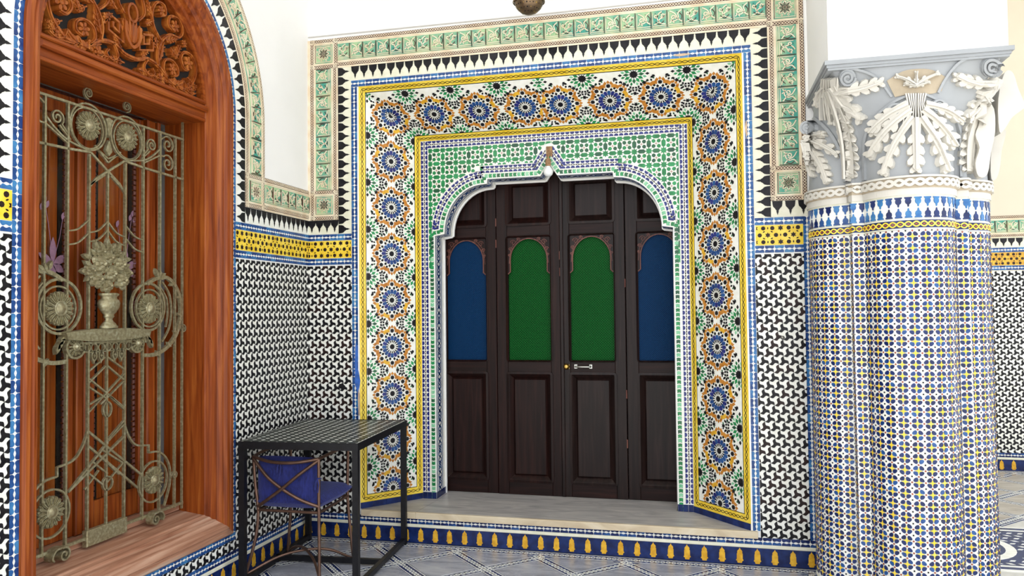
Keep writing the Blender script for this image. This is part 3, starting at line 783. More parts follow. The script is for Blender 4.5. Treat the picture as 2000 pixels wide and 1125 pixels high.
tx1 = [.545 + .33 * k for k in range(4)]; tx2 = [2.785 - .335 * k for k in range(4)]; ty = WT * .455
cl1 = clip_poly(qi, rect(0, -1, XM, 1))[0]; cl2 = clip_poly(qi, rect(XM, -1, 4, 1))[0]
mb = MB(); mb.prism(q, 0, .003, 0); mb.prism(border_bits(q, (1, 3), .0475), .003, .0036, 2); mb.prism(qi, .0036, .0042, 1); chain(mb, border_bits(q, (1, 3), .0235), 2, .003, skip=(1, 3))
part = mb.build('rosette_lintel', ['tile_yellow', 'tile_white', 'tile_black'], trim, MJT, label='rosette mosaic on the sloping lintel over the door')
for clip, cen in ((cl1, tx1), (cl2, tx2)):
    mo = Mosaic(part, MJT, clip=clip, z0=.0042); mo.grow = 1.15; mo.ros = []; mo.cres = []
    sgn = 1 if clip is cl1 else -1
    for x in cen: rosette(mo, x, ty)
    for x in [cen[0] - sgn * .33] + list(cen):
        J0 = mo.joined; cx = x + sgn * .165; cy = ty
        def J1(poly, m, h=.002, bev=0, z=None, cx=cx, cy=cy): J0([(cx - (q_[1] - cy), cy + (q_[0] - cx)) for q_ in poly], m, h, bev, z)
        mo.joined = J1; between(mo, cx, cy, .183); mo.joined = J0
    mo.pieces('rosette_centre', starp(.0205, .0165, 16), 'tile_black', mo.ros, h=.0024)
    mo.pieces('orange_crescent', CRES, ['tile_orange', 'tile_orange', 'tile_ochre'], mo.cres, h=.0024); mo.done()
# navy skirting tiles at the foot of the jambs
for Mx, W_ in ((frame((OXL, 0, ZS), (IXL - OXL, IY, 0), (0, 0, 1)), WJ), (frame((IXR, IY, ZS), (OXR - IXR, -IY, 0), (0, 0, 1)), WJR)):
    n = 5; b = MB(); b.bbox(.001, W_ / n - .001, 0, .040, 0, .006, .001); me = b.mesh('skirting_tile', ['tile_navy'])
    h = MB(); h.box(0, W_, 0, .040, 0, .002); hp = h.build('skirting_bed', ['grout'], trim, Mx)
    for i in range(n): o = link('skirting_tile', me, hp); o.location = (i * W_ / n, 0, .001)

# ------------------------------------------------------------------ inner arch plate
FP = frame((0, IY, 0), (1, 0, 0), (0, 0, 1))
JW, STEPZ, LB = .848, 2.10, .775                 # half width of the opening, spring, lobe foot
half = [(JW, ZS), (JW, STEPZ)] + [(LB, STEPZ + .012)] + arc(.475, STEPZ + .015, LB - .475, .345, 0.0, PI / 2, 12)[1:] + [(.452, 2.462), (.448, 2.495), (.060, 2.495), (0, 2.585)]
prof = [(XC + x, z) for x, z in half] + [(XC - x, z) for x, z in half[::-1][1:]]        # from the right foot over to the left foot
outer = [(IXL - .02, ZS), (IXL - .02, IZT + .02), (IXR + .02, IZT + .02), (IXR + .02, ZS)]
ARCH_D = .215
mb = MB(); mb.prism(outer + prof, -ARCH_D, 0, 0)
arch_part = mb.build('arch_plate', ['tile_white'], trim, FP, label='lobed arch of green and white star mosaic with bead strips')
mo = Mosaic(arch_part, FP, z0=0.0)
# rectangular double strip inside the yellow border: rounds - dashes - rounds
def round_strip(mo, T, A, L, t0, pitch=.034, pieces=None, w_=.052, flip=False, dash='tile_brownblack', c='tile_violet'):
    n = max(1, round(L / pitch)); st = L / n; pl = []
    hr = [(-.0150, 0), (-.0150, .005)] + [(.0150 * math.cos(PI - PI * i / 6), .005 + .0125 * math.sin(PI * i / 6)) for i in range(1, 6)] + [(.0150, .005), (.0150, 0)]
    for i in range(n):
        s = (i + .5) * st; a = A(s)
        p = T(s, t0 + .001); pl.append((p[0], p[1], a)); p = T(s, t0 + w_ - .001); pl.append((p[0], p[1], a + PI))
        for ds in (-.25, .25):
            s2 = s + ds * st; p = T(s2, t0 + w_ / 2); mo.joined(place(rect(-.0066, -.0034, .0066, .0034), p[0], p[1], A(s2)), dash, .0018)
    ROUNDS.extend(pl); RND[:] = hr
ROUNDS, RND = [], []
SX0, SX1, SZ1 = IXL + .004, IXR - .004, IZT - .004
round_strip(mo, *straight((SX0, ZS + .05), PI / 2), SZ1 - ZS - .05, -.052)
round_strip(mo, *straight((SX1, ZS + .05), PI / 2), SZ1 - ZS - .05, 0)
round_strip(mo, *straight((SX0 + .05, SZ1), 0), SX1 - SX0 - .1, -.052)
for poly in ([(SX0 + .055, STEPZ), (SX0 + .055, SZ1 - .055), (SX1 - .055, SZ1 - .055), (SX1 - .055, STEPZ)],): mo.rest.ribbon(poly, .006, 0, .003, mo.mi('tile_white'))
# strips following the arch: green beads at the arris, then rounds and dashes
def pathmap(path, off):
    pts = offset_path(path, off); seg = []
    acc = 0
    for i in range(len(pts) - 1):
        l = math.hypot(pts[i + 1][0] - pts[i][0], pts[i + 1][1] - pts[i][1]); seg.append((acc, l, pts[i], pts[i + 1])); acc += l
    def at(s):
        s = min(max(s, 0), acc - 1e-6)
        for (a, l, p, q) in seg:
            if s <= a + l and l > 1e-9: return p, q, (s - a) / l
        return seg[-1][2], seg[-1][3], 1
    def T(s, t):
        p, q, k = at(s); l = math.hypot(q[0] - p[0], q[1] - p[1]); nx, ny = -(q[1] - p[1]) / l, (q[0] - p[0]) / l
        return (p[0] + (q[0] - p[0]) * k + nx * t, p[1] + (q[1] - p[1]) * k + ny * t)
    def A(s): p, q, k = at(s); return math.atan2(q[1] - p[1], q[0] - p[0])
    return T, A, acc
upper = [p for p in prof if p[1] > STEPZ - .001]
upper = [(prof[0][0], STEPZ - .0)] + [p for p in prof if p[1] > STEPZ + .001] + [(prof[-1][0], STEPZ)]
# white bed of the arch strips, proud of the green field
OUTO = -.100
po = offset_path(prof, OUTO)      # outward (path runs right foot -> left foot, outside is to its right)
bed = [(x, z) for x, z in po if z > STEPZ - .01]
green_pts = []
T, A, L = pathmap(prof, -.022)
gb = [(-.0128, -.0125), (.0118, -.0135), (.0142, 0), (.0118, .0135), (-.0128, .0125), (-.0070, 0)]
n = int(L / .030); places = []
for i in range(n):
    s = (i + .5) * L / n; p = T(s, 0); places.append((p[0], p[1], A(s)))
mo.pieces('green_bead', gb, ['tile_green', 'tile_darkgreen', 'tile_paleg', 'tile_green'], places, h=.004, limit=200)
Tm, Am, Lm = pathmap(upper, -.042)
mo.rest.ribbon(offset_path(upper, -.0425), .003, 0, .0035, mo.mi('tile_white'))
n_ = max(1, round(Lm / .034)); Tu, Au, Lu = pathmap(upper, -.043)
hrp = []
round_strip(mo, lambda s, t: Tu(s, -t), lambda s: Au(s) + PI, Lu, 0, c='tile_violet', w_=.050)
mo.rest.ribbon(offset_path(upper, -.0955), .004, 0, .0030, mo.mi('tile_white'))
# green star and cross field in the spandrels
lim = offset_path(upper, -.0990) 
field = [(SX0 + .058, STEPZ), (SX0 + .058, SZ1 - .058), (SX1 - .058, SZ1 - .058), (SX1 - .058, STEPZ)]
excl = lim + [(lim[-1][0], 1.0), (lim[0][0], 1.0)]
frect = rect(SX0 + .059, STEPZ - .3, SX1 - .059, SZ1 - .059)
U_ = .0985; gx0, gy0 = SX0 + .059, SZ1 - .059
limd = [lim[i] for i in range(len(lim))]
def snap(p):
    if not inside(p, excl): return p
    best = None
    for i in range(len(limd) - 1):
        a, b_ = limd[i], limd[i + 1]; dx, dy = b_[0] - a[0], b_[1] - a[1]; l2 = dx * dx + dy * dy or 1e-12
        t = min(1, max(0, ((p[0] - a[0]) * dx + (p[1] - a[1]) * dy) / l2)); q_ = (a[0] + dx * t, a[1] + dy * t); d2 = (p[0] - q_[0]) ** 2 + (p[1] - q_[1]) ** 2
        if best is None or d2 < best[0]: best = (d2, q_)
    return best[1]
def area(q_): return abs(sum(q_[i - 1][0] * q_[i][1] - q_[i][0] * q_[i - 1][1] for i in range(len(q_)))) / 2
def keep(poly):
    k = sum(inside(p, excl) for p in poly)
    if k == 0: return True
    if k < len(poly):
        q_ = [snap(p) for p in poly]
        if area(q_) > .25 * area(poly): mg.joined(q_, 'tile_green', .0022)
    return False
stars, hexh, hexv, smalls = [], [], [], []
mg = Mosaic(arch_part, FP, clip=frect, z0=0.0)
for i in range(-1, 21):
    for j in range(-1, 9):
        x, y = gx0 + .012 + i * U_, gy0 - .012 - j * U_
        stars.append((x, y, 0)); hexh.append((x + U_ / 2, y, 0)); hexv.append((x, y - U_ / 2, PI / 2))
        for sx in (-1, 1):
            for sy in (-1, 1): smalls.append((x + U_ / 2 + sx * .0185, y - U_ / 2 + sy * .0185, math.atan2(sy, sx)))
        for k in range(2):
            pl = place(rect(-.0095, -.0012, .0095, .0012), x + U_ / 2, y - U_ / 2, k * PI / 2)
            if not any(inside(p, excl) for p in pl): mg.joined(pl, 'tile_red', .002)
hx = [(-.0285, 0), (-.0160, -.0142), (.0160, -.0142), (.0285, 0), (.0160, .0142), (-.0160, .0142)]
sm = [(-.0135, -.0075), (-.004, -.0130), (.0075, -.0105), (.0130, 0), (.0075, .0105), (-.004, .0130), (-.0135, .0075)]
GM = ['tile_green', 'tile_green', 'tile_darkgreen']
mg.pieces('green_star_tile', starp(.0270, .0155, 8), 'tile_green', stars, keep=keep, h=.0022, limit=120)
mg.pieces('green_hexagon_tile', hx, GM, hexh + hexv, keep=keep, h=.0022, limit=240)
for p in smalls:
    pl = place(sm, *p)
    if keep(pl): mg.joined(pl, random.choice(['tile_green', 'tile_darkgreen']), .0022)
mo.pieces('blue_round_tile', list(RND), 'tile_violet', ROUNDS, h=.0022, limit=300, bev=.0004)
mg.done('small_green_pieces'); mo.done('small_strip_pieces')
# soffit of the arch: blue and white interlace, white plaster lip against the door
pb = prof[::-1]                                           # left foot -> right foot
sb = MB(); Ts, As, Ls = pathmap(prof, 0.0)
def soff(s, t, h):                                        # t: depth into the wall, h: height off the soffit
    x, z = Ts(s, h); return (x, z, -t)
N_ = int(Ls / .008)
for ph in (0, PI):
    for t0, amp, cyc in ((.075, .030, .075), (.075, .030, .11)):
        pts = [(Ls * i / N_, t0 + amp * math.sin(2 * PI * Ls * i / N_ / cyc + ph)) for i in range(N_ + 1)]
        sb.ribbon(pts, .008, .0005, .0016, 0, T=lambda s, t, z: soff(s, t, z))
for t in (.020, .13): sb.ribbon([(Ls * i / N_, t) for i in range(N_ + 1)], .010, .0004, .0012, 0 if t > .1 else 0, T=lambda s, t, z: soff(s, t, z))
sb.build('soffit_interlace', ['tile_blue'], trim, FP, kind='stuff')
lip = MB(); lip.ribbon([(Ls * i / N_, .200) for i in range(N_ + 1)], .018, .0, .010, 0, T=lambda s, t, z: soff(s, t, z)); lip.build('plaster_lip', ['plaster'], trim, FP)
# navy feet under the strips
for x0, x1 in ((SX0, XC - JW), (XC + JW, SX1)):
    n = 3; b = MB(); b.bbox(.001, (x1 - x0) / n - .001, 0, .046, 0, .005, .001); me = b.mesh('skirting_tile', ['tile_navy'])
    for i in range(n): o = link('skirting_tile', me, arch_part); o.location = (x0 + i * (x1 - x0) / n, ZS, .0005)
b = MB(); b.box(0, .19, 0, .046, 0, .004); o = b.build('skirting_tile', ['tile_navy'], trim, frame((XC - JW, IY, ZS), (0, 1, 0), (0, 0, 1)))

# ------------------------------------------------------------------ marble door step
step = empty('trim_2', (XC, .3, .125)); tag(step, 'low marble door step with worn beige edge below the dark wooden doors', kind='structure')
def slab(x0, x1, y0, y1, z0, z1, m, name='marble_slab'):
    b = MB(); b.bbox(x0 + .0008, x1 - .0008, y0, y1, z0, z1, .004); o = b.build(name, [m], step); o.matrix_local = Matrix.Translation((-XC, -.3, -.125)); return o
def pslab(pts, z0, z1, m):
    b = MB(); b.prism(pts, z0, z1, 0, bottom=True); o = b.build('marble_slab', [m], step); o.matrix_local = Matrix.Translation((-XC, -.3, -.125)); return o
kx = (IXL - OXL) / IY
pslab([(.80, .0), (2.955, .0), (IXR, IY), (2.5, IY), (2.5, .65), (.83, .65), (.83, IY)], .165, ZS, 'marble_step')
pslab([(OXL + .01, .0), (.797, .0), (.827, IY), (.827, .65), (.80, .65), (.80, IY), (IXL, IY)], .165, ZS, 'marble_step')
slab(.405, .80, -.028, .0, .165, ZS + .0006, 'marble_edge', 'worn_edge'); slab(.80, 2.99, -.028, .0, .165, ZS + .0006, 'marble_edge', 'worn_edge')
b = MB(); b.prism([(OXL + .004, .001), (2.948, .001), (IXR - .004, IY), (IXR - .004, .66), (IXL + .004, .66), (IXL + .004, IY)], 0, .1645); o = b.build('step_core', ['grout'], step); o.matrix_local = Matrix.Translation((-XC, -.3, -.125))
# ------------------------------------------------------------------ folding doors
door = empty('door_1'); tag(door, 'dark brown four-leaf folding door with green and blue glass panes', kind='structure')
DY = .60
DM = frame((0, DY, 0), (1, 0, 0), (0, 0, 1))
Z0, Z1 = ZS + .002, 2.62
def ring(mb, x0, z0, x1, z1, wd, za, zb, mi, drop=0.0, r=.02):
    """picture-frame moulding with rounded outer corners and a sloping inner side"""
    def rr(x0, z0, x1, z1, r, n=4):
        out = []
        for cx, cz, a in ((x1 - r, z1 - r, 0), (x0 + r, z1 - r, PI / 2), (x0 + r, z0 + r, PI), (x1 - r, z0 + r, 1.5 * PI)):
            out += [(cx + r * math.cos(a + PI / 2 * i / n), cz + r * math.sin(a + PI / 2 * i / n)) for i in range(n + 1)]
        return out
    levels = [(0, za), (0.0, zb), (wd * .35, zb + .002), (wd * .5, zb - .004), (wd, za + drop)]
    rings = [[(p[0], p[1], z) for p in rr(x0 + d, z0 + d, x1 - d, z1 - d, max(.002, r - d))] for d, z in levels]
    n = len(rings[0]); vs_ = [q for rg in rings for q in rg]; fs = []
    for i in range(len(rings) - 1):
        for k in range(n): fs.append([i * n + k, i * n + (k + 1) % n, (i + 1) * n + (k + 1) % n, (i + 1) * n + k])
    mb.add(vs_, fs, mi)
LX = [.742, 1.209, 1.690, 2.160, 2.632]
GX = [(.815, 1.128), (1.293, 1.616), (1.759, 2.080), (2.246, 2.556)]
for k in range(4):
    x0, x1 = LX[k] + .002, LX[k + 1] - .002; gx0, gx1 = GX[k]
    wm = 'wood_door' if k < 2 else 'wood_door_dark'
    zf = .0 if k in (1, 2) else -.006
    b = MB()
    b.bbox(x0, gx0, Z0, Z1, -.045, zf, .003, 0); b.bbox(gx1, x1, Z0, Z1, -.045, zf, .003, 0)
    for (a, c) in ((Z0, .300), (1.100, 1.178), (2.100, 2.180), (2.52, Z1)): b.bbox(gx0, gx1, a, c, -.045, zf - .0008, .002, 1)
    b.box(x0, x1, Z0, Z1, -.050, -.045, 0)
    if k == 2:                                             # meeting stile bead
        b.bbox(x0 - .004, x0 + .022, Z0, Z1, zf, .010, .004, 0)
    leaf = b.build('door_leaf', [wm, 'wood_door_h'], door, DM, label=['dark brown door leaf with blue pane beside the table', 'dark brown door leaf with green pane without handle', 'dark brown door leaf with green pane and handle', 'dark brown door leaf with blue pane beside the column'][k])
    for (a, c) in ((.300, 1.100), (2.180, 2.52)):
        b = MB(); ring(b, gx0 - .012, a - .004, gx1 + .012, c + .004, .05, zf, zf + .010, 0, drop=-.018, r=.026); b.build('panel_moulding', [wm], leaf)
        b = MB(); b.bbox(gx0 + .036, gx1 - .036, a + .045, c - .045, -.034, zf - .006, .012, 0); b.box(gx0, gx1, a, c, -.045, -.028, 0); b.build('raised_panel', [wm], leaf)
    # glazed light: lobed arch head cut in a carved board
    gz0, gz1 = 1.178, 2.100; cx = (gx0 + gx1) / 2; hw = (gx1 - gx0) / 2; aw = hw - .022
    head = [(hw - .004, gz0), (hw - .004, 1.822)] + [(aw, 1.838)] + arc(0, 1.925, aw, .158, 0, PI / 2, 10)
    head = [(cx + x, z) for x, z in head] + [(cx - x, z) for x, z in head[::-1][1:]]
    b = MB(); b.prism([(gx0 - .001, gz0), (gx0 - .001, gz1), (gx1 + .001, gz1), (gx1 + .001, gz0)] + head, -.040, zf - .012, 0)
    sp = b.build('arch_board', [wm], leaf)
    b = MB(); b.ribbon([p for p in head if p[1] > 1.8], .008, zf - .012, zf - .006, 0)
    for sx in (-1, 1):
        for (px, pz, r) in ((.115, 2.055, .022), (.135, 2.005, .016), (.075, 2.078, .014), (.143, 1.96, .012)):
            b.ribbon(spiral(cx + sx * px, pz, r, .004, 0 if sx > 0 else PI, sx * 1.4, 16), .0045, zf - .012, zf - .005, 0)
        b.ribbon(smooth_path([(cx + sx * .148, 1.90), (cx + sx * .138, 1.98), (cx + sx * .12, 2.03), (cx + sx * .07, 2.085)]), .004, zf - .012, zf - .006, 0)
    b.build('carved_spandrel', ['wood_plum'], leaf)
    b = MB(); ring(b, gx0 - .012, gz0 - .004, gx1 + .012, gz1 + .006, .014, zf, zf + .008, 0, drop=-.004, r=.022); b.build('panel_moulding', [wm], leaf)
    b = MB(); b.box(gx0, gx1, gz0, gz1, -.038, -.031); b.build('glass_pane', ['glass_green' if k in (1, 2) else 'glass_blue'], leaf, label='green patterned glass' if k in (1, 2) else 'blue patterned glass')
    if k == 2:
        b = MB(); b.lathe([(.021, 0), (.023, .006), (.016, .010), (.014, .018), (.009, .020), (.0, .020)], 16, lambda x, y, z: (1.728 + x, 1.143 + y, z + .004)); b.box(1.706, 1.750, 1.128, 1.158, .0, .006); b.box(1.7265, 1.7295, 1.138, 1.149, .022, .0245)
        b.build('door_lock', ['brass'], leaf, label='round brass lock')
        b = MB()
        for px in (1.797, 1.905): b.bbox(px - .012, px + .012, 1.128, 1.160, zf, zf + .006, .002); b.lathe([(.003, .006), (.003, .0085), (0, .009)], 8, lambda x, y, z, px=px: (px + x, 1.152 + y, z + zf))
        b.tube([(1.797, 1.143, .004), (1.797, 1.143, .026), (1.806, 1.143, .034), (1.85, 1.143, .036), (1.896, 1.143, .034), (1.905, 1.143, .026), (1.905, 1.143, .004)], .0062, 8)
        b.build('door_handle', ['steel'], leaf, label='chrome pull handle')
    if k in (0, 1, 2):
        for z in ((2.21, 2.05) if k == 0 else (1.95, 1.83) if k == 1 else (1.74, .95, .6)):
            b = MB(); b.tube([(x1, z - .03, zf + .003), (x1, z + .03, zf + .003)], .005, 8); b.build('hinge', ['wood_plum'], leaf)
# ------------------------------------------------------------------ bulb under the keystone
lamp = empty('light_bulb', (1.668, .31, 2.50)); tag(lamp, 'white globe bulb in a rusty socket hanging at the arch point', 'light bulb')
b = MB(); b.lathe([(0, -.022), (.016, -.020), (.029, -.008), (.034, .008), (.032, .024), (.022, .040), (.015, .050), (.013, .058)], 18); b.build('bulb', ['bulb_white'], lamp)
b = MB(); b.lathe([(.016, .052), (.019, .058), (.020, .095), (.013, .105), (.006, .112)], 12); b.build('socket', ['rust_socket'], lamp)
b = MB(); b.tube([(0, 0, .105), (.004, .012, .14), (-.002, .03, .175), (0, .052, .195)], .005, 6); b.tube([(0, .0, .11), (-.012, .02, .13), (-.014, .046, .125)], .003, 6); b.build('cord', ['rust_socket'], lamp)
b = MB(); b.box(-.022, .022, .045, .053, .13, .20); b.build('mount', ['rust_socket'], lamp)
# ------------------------------------------------------------------ arched window: frame, reveal, tympanum, casement
win = empty('window_1'); tag(win, 'arched red wood window with carved tympanum and glazed casement', kind='structure')
ZB = .273
def fpath(d, n=30):
    r = WR - d
    return [(WC + r, ZB + d), (WC + r, WZ)] + arc(WC, WZ, r, r, 0, PI, n)[1:-1] + [(WC - r, WZ), (WC - r, ZB + d)]
PROFILE = [(0, 0), (0, .016), (.010, .026), (.028, .026), (.034, .018), (.040, .018), (.046, .027), (.062, .022), (.074, .004), (.082, .004), (.086, -.006), (.100, -.022), (.106, -.020), (.112, -.044), (.126, -.050), (.132, -.070), (.140, -.075)]
b = MB(); rings = [[(p[0], p[1], h) for p in fpath(d)] for d, h in PROFILE]; n = len(rings[0])
for i in range(len(rings) - 1):
    b.add(rings[i] + rings[i + 1], [[k, k + 1, n + k + 1, n + k] for k in range(n - 1)], 0)
    b.add([rings[i][-1], rings[i][0], rings[i + 1][0], rings[i + 1][-1]], [[0, 1, 2, 3]], 1)
b.build('frame_moulding', ['wood_red', 'wood_sill'], win, LF)
OW = WR - .140                                            # half width of the opening
TZ0, TZ1 = 2.655, 2.755                                   # transom
b = MB()
b.box(WC + OW, WC + OW + .03, ZB + .1, WZ + .1, -.34, -.0745, 0); b.box(WC - OW - .03, WC - OW, ZB + .1, WZ + .1, -.34, -.0745, 0)
b.build('reveal_board', ['wood_red'], win, LF)
b = MB(); v = [(WC - OW - .03, ZB + .138, -.0745), (WC + OW + .03, ZB + .138, -.0745), (WC + OW + .03, ZB + .172, -.36), (WC - OW - .03, ZB + .172, -.36)]
b.add(v + [(x, y - .03, z) for x, y, z in v], [[0, 1, 2, 3], [7, 6, 5, 4], [0, 4, 5, 1]]); b.bbox(WC - OW, WC + OW, ZB + .16, ZB + .185, -.36, -.235, .004)
b.build('window_sill', ['wood_sill'], win, LF)
b = MB(); b.box(WC - OW - .02, WC + OW + .02, TZ0, TZ1, -.34, -.075); b.bbox(WC - OW, WC + OW, TZ1 - .045, TZ1 - .012, -.075, -.048, .008, 0); b.bbox(WC - OW, WC + OW, TZ0, TZ0 + .02, -.075, -.066, .004, 0)
b.build('transom', ['wood_red_h'], win, LF)
# carved tympanum
TC = WC - .009
tb = MB(); tp = arc(WC, WZ, OW + .02, OW + .02, 0, PI, 30); tb.prism(tp, -.14, -.115, 0); tymp = tb.build('tympanum', ['dark_gap'], win, LF, label='carved wooden arabesque panel')
def carve(name, fn, mats='wood_carved'):
    b = MB(); fn(b); return b.build(name, [mats], tymp)
rad = OW - .006
def ok(p): return math.hypot(p[0] - WC, p[1] - WZ) < rad and p[1] > TZ1
def stem0(b, pts, w_=.017, z1=-.070, tap=None):
    pts = [(TC + x, z) for x, z in smooth_path(pts, 6)]
    run = []
    for p in pts + [None]:
        if p is not None and ok(p): run.append(p)
        else:
            if len(run) > 1: b.ribbon(run, w_, -.115, z1 - .008, 0, taper=tap); b.ribbon(run, w_ * .45, z1 - .008, z1, 0, taper=tap)
            run = []
def leaf2(b, x, z, l, w_, ang, z1=-.072, lob=4):
    """lobed leaf: outline with scallops and a raised rib"""
    out = []; m = lob * 4
    for s in (1, -1):
        for i in range(m + 1):
            t = i / m if s == 1 else 1 - i / m
            sc = .72 + .28 * abs(math.sin(PI * lob * t))
            out.append((l * t, s * w_ / 2 * math.sin(PI * (t ** .8)) * sc))
    out = [(TC + x + q[0], z + q[1]) for q in (rot2(p, ang) for p in out)]
    if not ok((TC + x + l * math.cos(ang), z + l * math.sin(ang))): return
    b.prism(out, -.115, z1 - .008, 0, bev=.004)
    e = rot2((l * .92, 0), ang); b.ribbon([(TC + x, z), (TC + x + e[0], z + e[1])], w_ * .16, z1 - .008, z1, 0, taper=lambda t: 1 - .7 * t)
    for k in range(1, lob):
        for s in (1, -1):
            a0 = rot2((l * k / lob * .85, 0), ang); a1 = rot2((l * k / lob * .85 + l * .14, s * w_ * .3), ang)
            b.ribbon([(TC + x + a0[0], z + a0[1]), (TC + x + a1[0], z + a1[1])], w_ * .10, z1 - .009, z1 - .003, 0)
def bloom(b, x, z, r, k=6, z1=-.066):
    if not ok((TC + x, z)): return
    for i in range(k):
        a = 2 * PI * i / k + .3; c = (TC + x + r * .58 * math.cos(a), z + r * .58 * math.sin(a))
        b.prism(place(ell(r * .44, r * .34, 9), c[0], c[1], a), -.115, z1 - .006, 0, bev=r * .12)
    b.lathe([(r * .30, 0), (r * .28, .010), (r * .12, .004), (0, .003)], 10, lambda X, Y, Z: (TC + x + X, z + Y, z1 - .008 + Z))
def mir(fn): return lambda b: (fn(b, 1), fn(b, -1))
A_ = lambda s, a: a if s > 0 else PI - a
def f_scroll(b0, s):
    S = lambda pts: [(s * x, z) for x, z in pts]
    def stem(b_, pts, w_):
        b = MB(); stem0(b, pts, w_)
        if b.f: b.build('scroll_stem', ['wood_carved'], tymp)
    b = None
    stem(b, S([(.0, 2.845), (.05, 2.85), (.12, 2.875), (.20, 2.86), (.27, 2.815), (.33, 2.80), (.40, 2.84)]), .020)
    stem(b, S([(.27, 2.815), (.235, 2.86), (.25, 2.91), (.30, 2.925), (.345, 2.90), (.35, 2.86), (.315, 2.845)]), .015)
    stem(b, S([(.33, 2.80), (.41, 2.80), (.48, 2.86), (.505, 2.94), (.47, 3.00), (.41, 3.005), (.375, 2.96), (.40, 2.915), (.44, 2.915)]), .017)
    stem(b, S([(.20, 2.86), (.19, 2.93), (.22, 3.00), (.29, 3.06), (.36, 3.07), (.39, 3.12), (.35, 3.17), (.29, 3.16), (.275, 3.115), (.31, 3.095)]), .017)
    stem(b, S([(.22, 3.00), (.16, 3.06), (.15, 3.14), (.19, 3.20), (.24, 3.20), (.25, 3.155), (.215, 3.14)]), .015)
    stem(b, S([(.05, 3.05), (.09, 3.10), (.07, 3.18), (.02, 3.23)]), .015)
    stem(b, S([(.12, 2.875), (.09, 2.82), (.13, 2.79), (.165, 2.81), (.15, 2.835)]), .013)
    stem(b, S([(.40, 2.84), (.42, 2.80), (.46, 2.785), (.50, 2.80)]), .013)
f_scroll(None, 1); f_scroll(None, -1)
def f_leaf(b, s):
    for (x, z, l, w_, a) in ((.27, 2.80, .16, .085, .02), (.30, 2.80, .12, .06, 2.75), (.40, 2.80, .13, .06, .35), (.36, 2.79, .15, .05, -.12), (.20, 2.89, .13, .06, 1.25), (.19, 2.95, .10, .05, 2.3), (.33, 2.95, .10, .055, 1.1), (.25, 3.02, .11, .05, .35), (.36, 3.05, .11, .05, .3), (.13, 2.80, .10, .05, -.15), (.05, 2.80, .10, .05, .0), (.15, 3.10, .10, .05, 2.0), (.26, 3.16, .10, .05, .9), (.44, 3.00, .08, .045, .9), (.10, 3.18, .09, .05, 1.2), (.17, 2.775, .10, .04, .0), (.29, 2.99, .08, .045, -.6), (.47, 2.80, .07, .04, .9), (.07, 2.87, .08, .04, .75), (.10, 3.05, .08, .045, .6), (.43, 2.87, .07, .04, -.5)):
        b = MB(); leaf2(b, s * x, z, l, w_, A_(s, a))
        if b.f: b.build('acanthus_leaf', ['wood_carved'], tymp)
f_leaf(None, 1); f_leaf(None, -1)
def f_bloom(b, s):
    for (x, z, r) in ((.435, 2.953, .043), (.305, 2.878, .038), (.215, 2.80, .034), (.325, 3.12, .038), (.215, 3.165, .030), (.46, 2.81, .030), (.17, 2.985, .026), (.40, 3.05, .024)):
        b = MB(); bloom(b, s * x, z, r)
        if b.f: b.build('carved_flower', ['wood_carved'], tymp)
f_bloom(None, 1); f_bloom(None, -1)
def f_key(b, s):
    q = [(.055, 3.02), (.055, 2.90), (.155, 2.93), (.155, 3.01), (.085, 2.99), (.085, 2.94), (.125, 2.955), (.125, 2.98)]
    b.ribbon([(TC + s * x, z - .0) for x, z in q], .013, -.115, -.072, 0)
for s in (1, -1): carve('key_fret', lambda b: f_key(b, s))
def f_shell(b):
    for i in range(9):
        a = PI / 2 + (i - 4) * .22; q = [(0, -.006), (.09, -.011), (.125, 0), (.09, .011), (0, .006)]
        b.prism(place(q, TC, 2.915, a), -.115, -.064 - abs(i - 4) * .002, 0, bev=.004)
    b.ribbon([(TC + x, z) for x, z in smooth_path([(-.05, 3.01), (-.045, 2.94), (0, 2.895), (.045, 2.94), (.05, 3.01)])], .016, -.115, -.062, 0)
    b.ribbon([(TC + x, z) for x, z in arc(0, 3.07, .032, .045, 0, 2 * PI, 16)], .012, -.115, -.066, 0)
carve('shell_palmette', f_shell)
b = MB(); b.bbox(WC - OW, WC + OW, TZ1, TZ1 + .022, -.12, -.062, .006); b.ribbon(arc(WC, WZ, OW - .006, OW - .006, 0.03, PI - .03, 30), .02, -.12, -.068); b.build('tympanum_bead', ['wood_red_h'], tymp)

